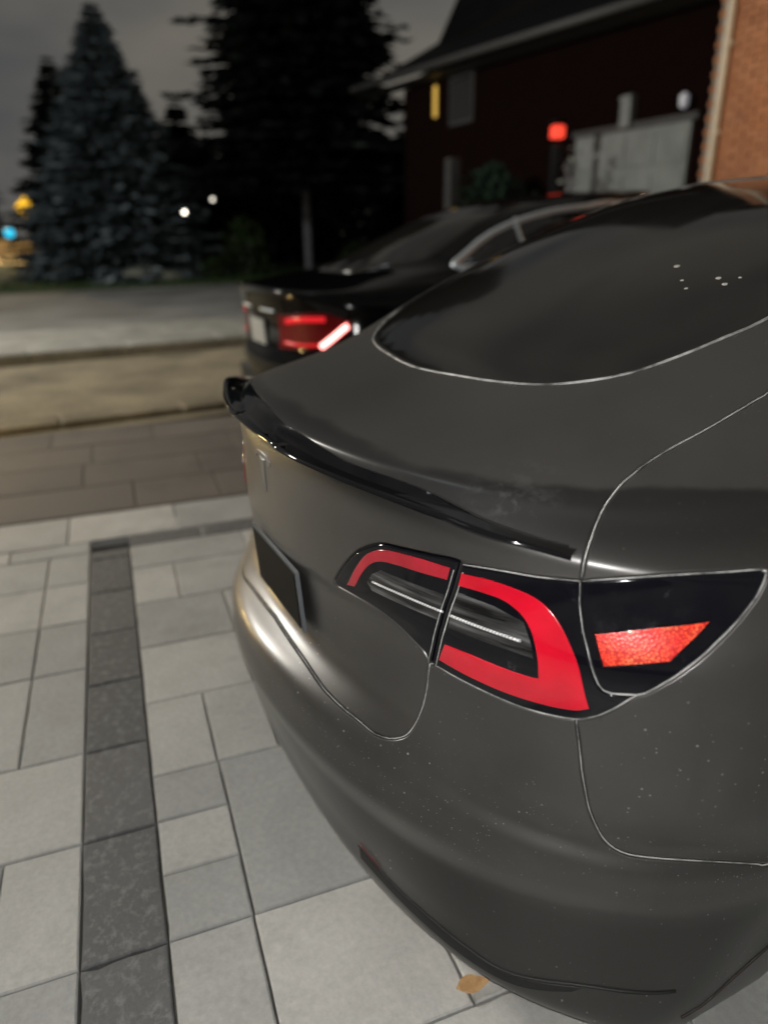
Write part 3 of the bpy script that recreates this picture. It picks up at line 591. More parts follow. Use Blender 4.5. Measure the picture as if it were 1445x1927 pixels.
        piece(FT['panel_in'], 'smoked_panel', M['smoke'], a, .0011, True); piece(FT['panel_out'], 'smoked_panel', M['smoke'], b, .0011, True)
        piece2([ri[:7], ri[6:8], ri[7:], [ri[-1], ri[0]]], 'red_light_guide', M['red_soft'], a, .0022)
        piece2([ro[:8], ro[7:13], ro[12:14], ro[13:18], ro[17:], [ro[-1], ro[0]]], 'red_light_guide', M['red'], b, .0022)
        bi, bo = FT['bar_in'], FT['bar_out']; md = lambda a_, b_: ((a_[0]+b_[0])/2, (a_[1]+b_[1])/2)
        strip(f, MX([md(bi[0], bi[5]), md(bi[1], bi[4]), md(bi[2], bi[3])], mm), 'light_bar', M['bar'], a, r=.0021, lift=.0026)
        strip(f, MX([md(bo[0], bo[7]), md(bo[1], bo[6]), md(bo[2], bo[5])], mm), 'light_bar', M['bar'], b, r=.0026, lift=.0026)
        r = piece(FT['reflector'], 'red_reflector', M['reflector'], c, .0020, True)
        lp = loop_of([MX(q, mm) for q in ([[FT['reflector'][i], FT['reflector'][(i+1) % 8]] for i in range(8)][::(-1 if mm else 1)])], .006)
        strip(f, lp, 'reflector_rim', M['lens'], c, r=.0018, lift=.0015, closed=True)
    both(lamps)
    # lip spoiler glued along the tailgate edge
    xe = np.concatenate([np.linspace(-.767, -.155, 56), [-.148, -.141, -.134], np.linspace(-.125, .125, 20), [.134, .141, .148], np.linspace(.155, .767, 56)])
    ax = np.abs(xe)
    tab = np.linspace(0, .8, 200); tabx = f(tab, np.full(200, 12.))[:, 0]
    au = np.interp(ax*.985, tabx, tab); us = au*np.sign(xe)
    au = au*(1+(.606/au.max()-1)*(ax/.767)**2); us = au*np.sign(xe)
    si = sorted([q for q in FT['spoil_in'] if q[0] > .1]); vin = np.interp(au, [0, .042]+[q[0] for q in si], [13.62, 13.5]+[q[1] for q in si])
    vin = vin+.3*sst(.06, .14, au)*sst(.50, .36, au)
    vin = np.where(us < 0, np.interp(au, [0, .07, .2, .32, .42, .52, .605], [13.7, 13.8, 13.8, 13.6, 13.2, 12.6, si[-1][1]]), vin)
    for _ in range(6): vin[1:-1] = (vin[:-2]+2*vin[1:-1]+vin[2:])/4
    ey = np.interp(ax, [0, .14, .23, .30, .39, .43, .52, .56, .60, .66, .70, .735, .767], [.063, .067, .075, .088, .106, .118, .142, .154, .167, .193, .222, .263, .298])
    ez = np.interp(ax, [0, .55, .62, .66, .70, .735, .767], [1.083, 1.081, 1.079, 1.074, 1.066, 1.056, 1.046])
    ez = ez+.004*sst(.150, .132, ax)
    for _ in range(3): ey[1:-1] = (ey[:-2]+2*ey[1:-1]+ey[2:])/4
    def sec(v, off):
        return f(us, v)+normal(f, us, v)*np.asarray(off).reshape(-1, 1)
    one = np.ones(len(us))
    A = sec(vin-np.interp(au, [0, .15, .3, .5, .605], [1.6, .95, .65, .5, .3]), .0005*one); T1 = np.stack([xe, ey, ez], 1)
    hor = normal(f, us, np.full(len(us), 10.5)); hor[:, 2] = 0; hor /= np.linalg.norm(hor, axis=1)[:, None]
    A2 = A*.55+T1*.45+np.array([0, 0, .004])
    T2 = T1+np.array([0, 0, .004])-hor*.0004; T3 = T1+np.array([0, 0, .0062])-hor*.004
    C1 = sec(vin, .0022*one); C2 = sec(vin, -.001*one)
    dv = np.maximum(vin-12.45, .04); M1 = sec(vin-.4*dv, .0030*one); M2 = sec(vin-.8*dv, .0042*one); wE = sst(.34, .60, au)[:, None]
    M2 = M2*(1-wE)+(T3*.5+C1*.5+np.array([0, 0, .001]))*wE; M1 = M1*(1-wE)+(T3*.25+C1*.75+np.array([0, 0, .001]))*wE
    T3b = T3*.75+M2*.25-np.array([0, 0, .0006])
    S_ = [A, A2, T1, T2, T3, T3b, M2, M1, C1, C2]; n = len(us); V = np.concatenate(S_); F = []
    for k in range(len(S_)-1): F += [(k*n+i, k*n+i+1, (k+1)*n+i+1, (k+1)*n+i) for i in range(n-1)]
    F += [tuple(k*n for k in range(len(S_)))[::-1], tuple(k*n+n-1 for k in range(len(S_)))]
    mesh_obj('lip_spoiler', V, F, M['gloss_black'], root, True, 62)
    strip(f, np.stack([us, vin+.04], 1)[::2], 'spoiler_joint', M['shell'], root, r=.0013, lift=.0004)
    # emblem: a tapering T with a curved cap
    def uvp(pts): return [np.array(pts, float)]
    cap = [(-.046, 11.36), (-.045, 11.56), (-.026, 11.68), (0., 11.72), (.026, 11.68), (.045, 11.56), (.046, 11.36), (.038, 11.38), (.033, 11.52), (.016, 11.57), (0., 11.59), (-.016, 11.57), (-.033, 11.52), (-.038, 11.38)]
    stem = [(0., 10.42), (.013, 11.15), (.018, 11.48), (.007, 11.5), (0., 11.43), (-.007, 11.5), (-.018, 11.48), (-.013, 11.15)]
    em = None
    for pts in (cap, stem):
        lp = loop_of([[pts[i], pts[(i+1) % len(pts)]] for i in range(len(pts))], .003)
        p = panel(f, [lp], 'emblem' if em is None else 'emblem_stem', M['dark_chrome'], root if em is None else em, inset=0, lift=.003, skirt=.003, sp=.006, edge=.0008, rnd=.0006); em = em or p
    # number plate in its recess: left blank
    P0 = f(np.array([0.]), np.array([7.1]))[0]; P1 = f(np.array([0.]), np.array([9.3]))[0]; t = Vector(P1-P0).normalized(); nn = Vector((1, 0, 0)).cross(t).normalized()
    bowY = .022
    def plate(w, h, th, off, name, mat, par):
        c = Vector(P0)+t*(.092)+nn*(off-.003); V = []
        for dz in (0, th):
            for sx, sz in ((-1, -1), (1, -1), (1, 1), (-1, 1)): V.append(c+Vector((sx*w/2, 0, 0))+t*(sz*h/2)+nn*dz)
        return mesh_obj(name, V, [(0, 3, 2, 1), (4, 5, 6, 7)]+[(i, (i+1) % 4, (i+1) % 4+4, i+4) for i in range(4)], mat, par)
    pl = plate(.314, .150, .008, .0, 'number_plate', M['plate_rim'], root); plate(.294, .138, .002, .0085, 'plate_face', M['plate_black'], pl)
    return root
car = build_electric_car()
# ------------------------------------------------------------------ ground and paving
def tint_mat(name, c0, c1, rough=.75, scale=5, fine=70, bump=.25, dark=None, vein=None):
    """stone whose tone shifts from piece to piece"""
    m = Mat(name, c0, rough)
    oi = m.n('ShaderNodeObjectInfo'); g = m.coords(1, True)
    n1 = m.n('ShaderNodeTexNoise'); n1.inputs['Scale'].default_value = scale; n1.inputs['Detail'].default_value = 6; n1.inputs['Roughness'].default_value = .62; m.l(g, n1.inputs['Vector'])
    n2 = m.n('ShaderNodeTexNoise'); n2.inputs['Scale'].default_value = fine; n2.inputs['Detail'].default_value = 5; n2.inputs['Roughness'].default_value = .7; m.l(g, n2.inputs['Vector'])
    c = m.mix(oi.outputs['Random'], c0, c1)
    c = m.mix(.55, c, m.ramp(n1.outputs['Fac'], [(.3, .38), (.7, .62)]), 'OVERLAY'); c = m.mix(.4, c, m.ramp(n2.outputs['Fac'], [(.3, .36), (.72, .66)]), 'OVERLAY')
    st = m.noise(2.1, 7, .68, True); c = m.mix(m.ramp(st, [(.52, 0.0), (.70, .5)]), c, tuple(k*.62 for k in c0))
    if vein: c = m.mix(m.ramp(m.noise(vein, 7, .72, True), [(.5, 0.0), (.75, .65)]), c, (.30, .30, .295))
    m.to('Base Color', c); m.bump(n2.outputs['Fac'], bump, .003); m.to('Roughness', m.ramp(n1.outputs['Fac'], [(.3, rough-.12), (.7, rough+.1)])); return m.m
M['paver_light'] = tint_mat('pale_paver', (.31, .315, .305), (.46, .455, .43), .7, 4, 60)
M['paver_dark'] = tint_mat('charcoal_paver', (.085, .087, .088), (.12, .12, .12), .7, 9, 90, .4, vein=34)
M['paver_brown'] = tint_mat('brown_paver', (.088, .079, .069), (.118, .105, .091), .8, 3, 45)
M['joint'] = mottled('joint_sand', (.10, .095, .08), .95, 3.5, .75, .3, .003)
BA = math.radians(-6.281); BC, BS = math.cos(BA), math.sin(BA)
def bw(x, y, z=0): return (x*BC-y*BS, x*BS+y*BC, z)
random.seed(4)
ground = MB().box((0, 0, -.32), (420, 420, .1)).obj('ground', mottled('dark_soil', (.05, .045, .035), .95, 2, .4, .3, .02)); tag(ground, 'dark ground under and beyond the paved yards', kind='structure')
drive = MB().box(bw(4.2, .8, -.13), (13.5, 12, .17), BA).obj('driveway', M['joint']); tag(drive, 'driveway of large pale slabs crossed by a charcoal band', kind='structure')
TH = .05
mesh_cache = {}
def rough_slab(w, d, ch, jit, seed):
    """slab with a softened, slightly chipped outline"""
    rn = random.Random(seed); n = 5; ring = []
    for k in range(4):
        c0 = ((-1, -1), (1, -1), (1, 1), (-1, 1))[k]; c1 = ((1, -1), (1, 1), (-1, 1), (-1, -1))[k]
        for i in range(n):
            t = i/n; nx, ny = ((0, 1), (-1, 0), (0, -1), (1, 0))[k]; j = abs(rn.gauss(0, jit)) if i else 0
            ring.append(((c0[0]*(1-t)+c1[0]*t)*w/2+nx*j, (c0[1]*(1-t)+c1[1]*t)*d/2+ny*j))
    N = len(ring); V = []
    for z, s in ((-TH/2, 0), (TH/2-ch*.8, 0), (TH/2, ch)):
        V += [(x-math.copysign(min(s, abs(x)), x) if abs(x) > w/2-2*s-.004 else x, y-math.copysign(min(s, abs(y)), y) if abs(y) > d/2-2*s-.004 else y, z) for x, y in ring]
    F = [tuple(range(2*N, 3*N))]+[(a*N+i, a*N+(i+1) % N, (a+1)*N+(i+1) % N, (a+1)*N+i) for a in (0, 1) for i in range(N)]
    b = MB(); b.v = V; b.f = F; return b
def paver(w, d, mat, x, y, parent, name='paver', z=0, ch=.004):
    key = (round(w, 3), round(d, 3), mat.name, random.randrange(3))
    if key not in mesh_cache:
        b = rough_slab(w, d, ch, .0022 if 'charcoal' in mat.name else .0008, len(mesh_cache)); me = bpy.data.meshes.new(name); me.from_pydata(b.v, [], b.f); me.materials.append(mat); mesh_cache[key] = me
    o = bpy.data.objects.new(name, mesh_cache[key]); link(o, parent)
    px, py, _ = bw(x, y); o.location = (px, py, z-TH/2+random.uniform(-.0012, .0012)); o.rotation_euler = (random.uniform(-.002, .002), random.uniform(-.002, .002), BA+random.uniform(-.003, .003))
    return o
G = .0045
cells = []      # x0, x1, y0, y1, kind
def grid_rows(xs, ys_fn, kind):
    for a, b in zip(xs[1:], xs[:-1]):
        ys = ys_fn(a, b)
        for c, d in zip(ys[:-1], ys[1:]): cells.append((a, b, c, d, kind))
bx = [1.37, 1.0, .63, .26, -.107, -.475, -.843, -1.21, -1.58, -1.95, -2.05]
grid_rows(bx, lambda a, b: [-.447, -.26], 'dark')
rx = [1.37, 1.0, .63, .26, -.295, -.665, -1.035, -1.405, -1.775, -2.05]
def right_ys(a, b):
    if abs(b-.26) < .01: return None
    if abs(b-.63) < .01: return [-.26, -.068, .32, .523, .9, 1.27, 1.64, 2.0]
    if abs(b-1.0) < .01: return [-.26, .11, .523, .71, 1.08, 1.64, 2.0]
    y = -.26; ys = [y]
    while y < 1.9: y += random.choice((.19, .37, .37, .56)); ys.append(y)
    return ys
for a, b in zip(rx[1:], rx[:-1]):
    ys = right_ys(a, b)
    if ys is None:
        cells += [(.073, .26, -.26, -.066, 'light'), (-.112, .073, -.26, -.066, 'light'), (-.295, -.112, -.26, -.066, 'light')]
        for c, d in ((-.066, .322), (.322, .70), (.70, 1.07), (1.07, 1.63)): cells.append((-.295, .26, c, d, 'light'))
    else:
        for c, d in zip(ys[:-1], ys[1:]): cells.append((a, b, c, d, 'light'))
lx = [1.37, 1.0, .63, .26, -.107, -.477, -.97, -1.34, -1.71, -2.05]
for a, b in zip(lx[1:], lx[:-1]):
    y = -.447; ys = [y]
    first = .185 if abs(b+.107) > .01 and abs(b-.26) > .01 and random.random() < .3 else .37
    if abs(b-.26) < .01: first = .187
    while y > -2.4:
        y -= first; ys.append(y); first = random.choice((.19, .37, .37, .56))
    for c, d in zip(ys[1:], ys[:-1]): cells.append((a, b, c, d, 'light'))
for k in range(12): cells.append((-2.20, -2.052, -.26+k*.37, -.26+(k+1)*.37, 'dark') if k < 6 else (-2.20, -2.052, -.447-(k-5)*.37, -.447-(k-6)*.37, 'light'))
for k in range(-5, 7): cells.append((-2.60, -2.203, k*.56, (k+1)*.56, 'light'))
for a, b, c, d, kind in cells:
    paver(b-a-G, d-c-G, M['paver_'+kind], (a+b)/2, (c+d)/2, drive)
# the rest of the yard, out of the picture, keeps the same slabs as one part
rest = MB()
for i in range(-6, 26):
    for j in range(-12, 19):
        x, y = -.01+i*.37, j*.37
        if any(a < x < b and c < y < d for a, b, c, d, k in cells) or x < -2.3: continue
        rest.box(bw(x, y, -TH/2-.004), (.365, .365, TH), BA, .004)
o = rest.obj('paver_field', M['paver_light'], drive); o['kind'] = 'stuff'
# neighbour's brown block drive
def hill(X, Y): return .055*max(0., Y-1.6)
nb = MB(); xs = [-2.62, -4.62]
def sheet(name, mat, poly_x, ys, z0, label):
    V = []; F = []
    for y in ys:
        for x in poly_x: p = bw(x, y); V.append((p[0], p[1], z0+hill(*p[:2])))
    w = len(poly_x)
    for i in range(len(ys)-1):
        for j in range(w-1): F.append((i*w+j, i*w+j+1, (i+1)*w+j+1, (i+1)*w+j) if poly_x[1] > poly_x[0] else (i*w+j, (i+1)*w+j, (i+1)*w+j+1, i*w+j+1))
    o = mesh_obj(name, V, F, mat); tag(o, label, kind='structure'); return o
YS = list(np.linspace(-14, 9, 40))
M['joint_brown'] = mottled('brown_joint_grit', (.075, .064, .052), .95, 20, .4, .3, .003)
ndrive = sheet('neighbour_driveway', M['joint_brown'], [-4.62, -4.0, -3.2, -2.62], YS, -.006, "neighbour's driveway of worn brown slabs beside the dark car")
for i, (a, b) in enumerate(((-3.12, -2.62), (-3.62, -3.12), (-4.12, -3.62), (-4.62, -4.12))):
    y = -3.2-.3*(i % 2)
    while y < 2.6:
        w = random.choice((.5, .75, .75, 1.0)); c = bw((a+b)/2, y+w/2)
        o = paver(b-a-.008, w-.008, M['paver_brown'], (a+b)/2, y+w/2, ndrive, z=hill(c[0], c[1])); y += w
# strips beyond: worn verge, pale kerb, grey road, lawn
M['verge'] = mottled('worn_tan_concrete', (.17, .145, .095), .9, 1.1, .5, .4, .02, fine=25)
M['kerb'] = mottled('pale_concrete', (.23, .23, .205), .85, 2, .35, .3, .01, fine=40)
M['road'] = mottled('grey_road', (.15, .152, .145), .85, .5, .45, .3, .02, fine=20)
M['lawn'] = mottled('night_lawn', (.035, .06, .022), .95, 1.5, .5, .6, .03, fine=25)
KA = math.radians(2.0)
def kw(x, y, z=0): return (x*math.cos(KA)-y*math.sin(KA), x*math.sin(KA)+y*math.cos(KA), z)
def band(name, mat, x0, x1, z0, h, label, y0=-60, y1=60):
    b = MB().box(kw((x0+x1)/2, (y0+y1)/2, z0+h/2), (abs(x1-x0), y1-y0, h), KA, .01).obj(name, mat); tag(b, label, kind='structure'); return b
band('verge', M['verge'], -8.3, -4.62, -.2, .195, 'worn tan concrete apron beyond the brown drive', -40, 40)
kerb = tag(empty('kerb'), 'pale concrete kerb in long blocks along the road', kind='structure')
for k in range(-5, 9):
    p = kw(-8.55, k*1.2+.6, .0); o = MB().box((0, 0, 0), (.5, 1.19, .34), 0, .02).obj('kerb_block', M['kerb'], kerb); o.location = (p[0], p[1], -.03); o.rotation_euler[2] = KA
ek = kerb
low = tag(empty('edging'), 'low worn edging blocks between brown drive and tan apron', kind='structure')
for k in range(-5, 6):
    p = kw(-4.95, k*1.0+.5, 0); o = MB().box((0, 0, 0), (.32, .985, .2), 0, .02).obj('edging_block', M['verge'], low); o.location = (p[0], p[1], -.05); o.rotation_euler[2] = KA
band('sidewalk', M['kerb'], -11.5, -8.8, -.2, .235, 'pale concrete sidewalk behind the kerb')
band('road', M['road'], -20.6, -11.5, -.2, .205, 'patched grey road crossing behind the cars')
band('lawn', M['lawn'], -90, -20.6, -.2, .22, 'dark lawn under the trees')
# ------------------------------------------------------------------ neighbour's black sedan
M['black_paint'] = Mat('gloss_black_paint', (.003, .003, .0035), .10, 0, .28).m
M['lit_red'] = Mat('lit_red_lens', (.25, .004, .006), .2, 0, .5, emit=(1, .02, .03), strength=.7).m
M['lit_hot'] = Mat('lit_tail_tube', (.8, .2, .2), .3, emit=(1, .30, .27), strength=5).m
M['dim_red'] = Mat('unlit_red_lens', (.14, .004, .006), .45, 0, .12).m
M['trim'] = Mat('brushed_window_trim', (.62, .68, .72), .42, .55, .6).m
M['plate_white'] = mottled('pale_number_plate', (.34, .36, .36), .5, 60, .08, 0, world=False)
def build_sedan():
    f = make_sedan_surface(SEDAN_R, SEDAN_F)
    root = empty('parked_car'); tag(root, 'glossy black sedan with lit red tail lamps and chrome window trim beside the trees', 'car')
    us = np.concatenate([np.linspace(-2.99, -1.02, 60), np.linspace(-1, 1, 101), np.linspace(1.02, 2.99, 60)])
    def hide(p): return p[2] < .74 and any((p[1]-cy)**2+(p[2]-.34)**2 < .385**2 for cy in (.95, 3.85))
    shell(f, 'body', M['black_paint'], root, 0, us, np.linspace(0.1, 20.2, 120), hide)
    shell(f, 'inner_shell', M['shell'], root, -.02, us[::2], np.linspace(.2, 19, 50), hide)
    u2 = np.linspace(-2.99, 2.99, 120); rf = shell(f, 'roof', M['black_paint'], root, 0, u2, np.linspace(20.2, 21, 5))
    c = f(u2, np.full(len(u2), 21.)); mesh_obj('roof_centre', np.concatenate([c, [c.mean(0)]]), [(i, i+1, len(u2)) for i in range(len(u2)-1)], M['black_paint'], rf)
    gl = loop_of([[(-.56, 16.1), (-.3, 15.75), (0, 15.7), (.3, 15.75), (.56, 16.1)], [(.56, 16.1), (.54, 17.5), (.50, 19.2)], [(.50, 19.2), (.2, 19.5), (0, 19.55), (-.2, 19.5), (-.50, 19.2)], [(-.50, 19.2), (-.54, 17.5), (-.56, 16.1)]], .03)
    panel(f, [gl], 'rear_window', M['car_glass'], root, inset=0, lift=.004, skirt=.006, sp=.05, edge=0)
    for mm in (False, True):
        S = -1 if mm else 1
        X = lambda c: mir(c) if mm else list(c)
        chs = [[(1.02, 14.85), (1.5, 14.85), (2.0, 14.9), (2.3, 15.1)], [(2.3, 15.1), (2.22, 17.), (2.12, 18.67)], [(2.12, 18.67), (1.6, 18.72), (1.2, 18.66), (.95, 18.55), (.80, 18.32), (.715, 17.9), (.695, 17.3), (.76, 16.4), (.86, 15.6), (1.02, 14.85)]]
        lp = loop_of([X(c) for c in (chs[::-1] if mm else chs)], .03)
        w = panel(f, [lp], 'side_window', M['car_glass'], root, inset=0, lift=.004, skirt=.006, sp=.06, edge=0)
        strip(f, lp, 'chrome_trim', M['trim'], w, r=.026, lift=.0, closed=True)
        strip(f, X([(.70, 18.2), (.83, 17.5), (.968, 16.77), (1.13, 14.9)]), 'window_pillar', M['trim'], w, r=.016, lift=.004); strip(f, X([(1.55, 14.9), (1.54, 18.7)]), 'window_pillar', M['gloss_black'], w, r=.02, lift=.004)
        for c in ([(1.06, 14.6), (1.12, 12.5), (1.17, 8.5), (1.26, 3.)], [(1.54, 14.7), (1.54, 3.)], [(1.86, 14.8), (1.86, 3.)]): strip(f, X(c), 'door_shut_line', M['shell'], root, r=.003, lift=0)
        lens = [[(.19, 6.5), (.5, 6.55), (.63, 7.2)], [(.63, 7.2), (.70, 7.9), (.725, 8.7)], [(.725, 8.7), (.54, 9.6), (.19, 9.15)], [(.19, 9.15), (.19, 6.5)]]
        t = panel(f, [loop_of([X(c) for c in (lens[::-1] if mm else lens)], .01)], 'tail_light', M['dim_red'], root, inset=0, lift=.006, skirt=.01, sp=.03, edge=.003)
        strip(f, X([(.26, 8.75), (.40, 9.0), (.56, 9.05)]), 'glowing_band', M['lit_red'], t, r=.034, lift=-.018)
        strip(f, X([(.24, 7.1), (.38, 6.95), (.50, 6.95)]), 'glowing_band', M['lit_red'], t, r=.008, lift=.007)
        strip(f, X([(.52, 6.8), (.61, 7.6), (.695, 8.4)]), 'light_tube', M['lit_hot'], t, r=.020, lift=.004)
        strip(f, X([(.04, 9.5), (.10, 9.5), (.17, 9.5)]), 'chrome_strip', M['trim'], root, r=.008, lift=.006)
        for cy in (.95, 3.85): wheel(root, (S*.81, cy, .33), S, .33, .22)
        P = f(np.array([S*2.0]), np.array([14.8]))[0]
        mb = MB().box((P[0]+S*.12, P[1], P[2]+.05), (.2, .1, .13), 0, .03); mb.box((P[0]+S*.02, P[1], P[2]), (.1, .05, .04)); mb.obj('wing_mirror', M['black_paint'], root)
    P = f(np.array([0.]), np.array([7.6]))[0]; pl = MB().box((0, P[1]-.012, P[2]), (.31, .012, .16), 0, .003).obj('number_plate', M['plate_white'], root)
    MB().box((0, .06, .40), (1.2, .05, .16), 0, .02).obj('diffuser', M['shell'], root)
    MB().box((0, 2.3, .2), (1.5, 3.6, .05)).obj('underbody', M['shell'], root)
    return root
sedan = build_sedan()
SEDAN_LOC = (-3.92, 1.30, -.08)
sedan.location = SEDAN_LOC; sedan.scale = (1.06, 1.06, 1.125); sedan.rotation_euler = (math.radians(4.0), 0, math.radians(0))

# ------------------------------------------------------------------ houses
M['brick'] = tint_mat('orange_brick', (.36, .15, .07), (.46, .21, .105), .85, 9, 50)
M['mortar'] = mottled('pale_mortar', (.34, .28, .22), .95, 30, .2, .3, .004)
def brick_wall_mat(name, c1, c2, mortar):
    m = Mat(name, c1, .9); b = m.n('ShaderNodeTexBrick'); mp_ = m.n('ShaderNodeMapping'); t = m.n('ShaderNodeTexCoord'); m.l(t.outputs['Object'], mp_.inputs['Vector']); mp_.inputs['Rotation'].default_value = (math.radians(90), 0, 0)
    m.l(mp_.outputs[0], b.inputs['Vector'])
    for k, v in (('Color1', (*c1, 1)), ('Color2', (*c2, 1)), ('Mortar', (*mortar, 1)), ('Scale', 1.0), ('Brick Width', .225), ('Row Height', .075), ('Mortar Size', .006)): b.inputs[k].default_value = v
    m.to('Base Color', b.outputs['Color']); m.bump(b.outputs['Fac'], .4, .006); m.b.inputs['Specular IOR Level'].default_value = .02; return m.m
M['brick_far'] = brick_wall_mat('brick_coursing', (.30, .12, .06), (.38, .17, .085), (.3, .26, .2))
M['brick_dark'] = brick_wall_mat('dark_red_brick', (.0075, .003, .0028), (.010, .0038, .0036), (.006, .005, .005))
M['shingle'] = mottled('dark_shingles', (.005, .005, .006), .9, 6, .4, .4, .02)
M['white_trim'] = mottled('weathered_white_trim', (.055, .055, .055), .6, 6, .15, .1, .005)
M['pipe_paint'] = mottled('cream_drainpipe_paint', (.62, .58, .48), .5, 6, .1, .1, .003)
M['garage'] = mottled('grey_white_garage_paint', (.22, .24, .235), .6, 3, .15, .1, .004)
M['window_dark'] = glass_mat('dark_house_glass', .05)
M['lit_window'] = Mat('lit_yellow_window', (.5, .3, .05), .5, emit=(1, .62, .12), strength=.55).m
M['shingle'].node_tree.nodes['Principled BSDF'].inputs['Specular IOR Level'].default_value = .1
def own_house():
    X0, Y0, H, GZ = -5.42, 7.5, 6.2, .0
    root = empty('brick_house', (X0, Y0, 0)); tag(root, 'orange brick house lit by its porch lamp at the corner with the cream drainpipe', 'house')
    wl = MB().box((4.6, 4.0, H/2), (9.2, 8.0, H)).obj('wall', M['brick_far'], root)
    core = MB().box((.80, -.004, 3.05), (1.60, .012, 3.3)).obj('mortar_bed', M['mortar'], wl)
    b = MB().box((0, 0, 0), (.213, .05, .064), 0, .004); me = bpy.data.meshes.new('brick'); me.from_pydata(b.v, [], b.f); me.materials.append(M['brick'])
    rnd = random.Random(3)
    for r in range(42):
        z = 1.43+.0375+r*.075
        for k in range(7):
            x = .1125+k*.225+(.1125 if r % 2 else 0)
            if x > 1.55: continue
            o = bpy.data.objects.new('brick', me); link(o, wl); o.location = (x+rnd.uniform(-.002, .002), -.022+rnd.uniform(-.003, .003), z); o.rotation_euler = (0, 0, rnd.uniform(-.01, .01))
        if r % 2:
            pass
    rf = MB().add([(-.4, -.5, H), (9.6, -.5, H), (9.6, 4, H+2.6), (-.4, 4, H+2.6), (-.4, 8.4, H), (9.6, 8.4, H)], [(0, 1, 2, 3), (3, 2, 5, 4), (0, 3, 4), (1, 5, 2), (0, 4, 5, 1)]).obj('roof', M['shingle'], root)
    MB().box((4.6, -.52, H-.05), (10, .1, .14), 0, .02).obj('gutter', M['white_trim'], root)
    return root
own_house()
dp = empty('drainpipe', (-5.22, 7.42, 0)); tag(dp, 'cream drainpipe with a bent top fixed to the orange brick corner', 'drainpipe')
MB().tube([(0, -.02, 0), (0, -.02, 3.86), (.03, -.03, 3.93), (.24, -.10, 4.22), (.28, -.12, 4.35), (.28, -.12, 6.1)], .042, 10).obj('pipe', M['pipe_paint'], dp, True, 60)
for z in (1.0, 2.5, 3.4): MB().box((0, .02, z), (.12, .10, .03), 0, .004).obj('bracket', M['pipe_paint'], dp)
# porch lantern on the orange wall, just out of the picture
pl_ = empty('wall_lantern', (-3.3, 7.28, 3.0)); tag(pl_, 'small porch lantern lighting the orange brick wall', 'lantern')
MB().box((0, .07, .0), (.06, .16, .05), 0, .01).obj('arm', M['gloss_black'], pl_); MB().lathe([(.0, .2), (.08, .12), (.02, .11)], (0, -.02, 0), 12).obj('cap', M['gloss_black'], pl_)
MB().lathe([(.05, -.08), (.06, .1)], (0, -.02, 0), 12).obj('lamp_glass', Mat('lantern_glass', (.9, .8, .6), .3, emit=(1, .7, .4), strength=6).m, pl_)
porch = lamp('porch_light', 'POINT', (-3.3, 6.75, 3.0), 52, (1.0, .72, .46), .07)

def neighbour_house():
    root = empty('garage_house', (0, 0, 0)); tag(root, 'unlit dark brick house with pale garage door and front gable', 'house')
    Y = 9.0
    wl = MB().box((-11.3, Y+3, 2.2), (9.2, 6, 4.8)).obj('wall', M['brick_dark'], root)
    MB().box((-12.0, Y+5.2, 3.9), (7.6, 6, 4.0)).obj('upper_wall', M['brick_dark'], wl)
    # garage door in its frame
    gd = MB().box((-8.22, Y-.03, 1.68), (2.5, .06, 2.46), 0, .01).obj('garage_door', M['garage'], root)
    for r in range(4):
        for k in range(4): MB().box((-9.15+k*.62, Y-.065, .8+r*.6), (.54, .02, .46), 0, .008).obj('panel', M['garage'], gd)
    MB().box((-8.22, Y-.02, 2.965), (2.7, .1, .10), 0, .01).obj('frame', M['white_trim'], gd)
    # lower roof with its pale gutter line
    lr = MB().add([(-17.6, Y-.6, 4.72), (-6.7, Y-.6, 4.46), (-6.7, Y+2.2, 6.2), (-17.6, Y+2.2, 6.2)], [(0, 1, 2, 3)]).obj('lower_roof', M['shingle'], root)
    MB().tube([(-17.6, Y-.62, 4.80), (-12, Y-.62, 4.62), (-6.7, Y-.62, 4.43)], .07, 8).obj('gutter', M['white_trim'], root, True)
    MB().add([(-17.6, Y-.58, 4.66), (-6.7, Y-.58, 4.36), (-6.7, Y+.02, 4.36), (-17.6, Y+.02, 4.66)], [(0, 1, 2, 3)]).obj('soffit', M['white_trim'], root)
    # steep front gable behind
    g0, g1, gp = (-18.0, 4.9), (-6.9, 4.9), (-11.4, 10.6)
    V = [(g0[0], Y+1.5, g0[1]), (g1[0], Y+1.5, g1[1]), (gp[0], Y+1.5, gp[1]), (g0[0], Y+9, g0[1]), (g1[0], Y+9, g1[1]), (gp[0], Y+9, gp[1])]
    MB().add(V, [(0, 1, 2), (0, 2, 5, 3), (1, 4, 5, 2), (3, 5, 4), (0, 3, 4, 1)]).obj('gable', M['shingle'], root)
    w = MB().box((-14.40, Y-.01, 4.15), (.11, .05, .62)).obj('lit_window', M['lit_window'], root); w['label'] = 'narrow lit yellow window'
    w = MB().box((-13.3, Y-.03, 4.05), (.8, .05, .8), 0, .01).obj('window', M['window_dark'], root)
    MB().box((-13.3, Y-.02, 4.05), (.95, .03, .95), 0, .01).obj('window_frame', M['white_trim'], w)
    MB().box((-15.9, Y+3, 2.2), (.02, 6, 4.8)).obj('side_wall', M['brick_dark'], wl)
    pc = MB().box((-12.18, Y-.9, 1.5), (.22, .22, 2.6), 0, .02).obj('porch_post', M['white_trim'], root)
    return root
neighbour_house()
vb = empty('vent_box', (-8.27, 8.93, 3.18)); tag(vb, 'grey narrow vent box on dark brick above the garage door', 'vent')
MB().box((0, 0, 0), (.22, .13, .46), 0, .02).obj('box', M['garage'], vb); MB().box((0, -.07, .18), (.24, .03, .06), 0, .01).obj('hood', M['garage'], vb)
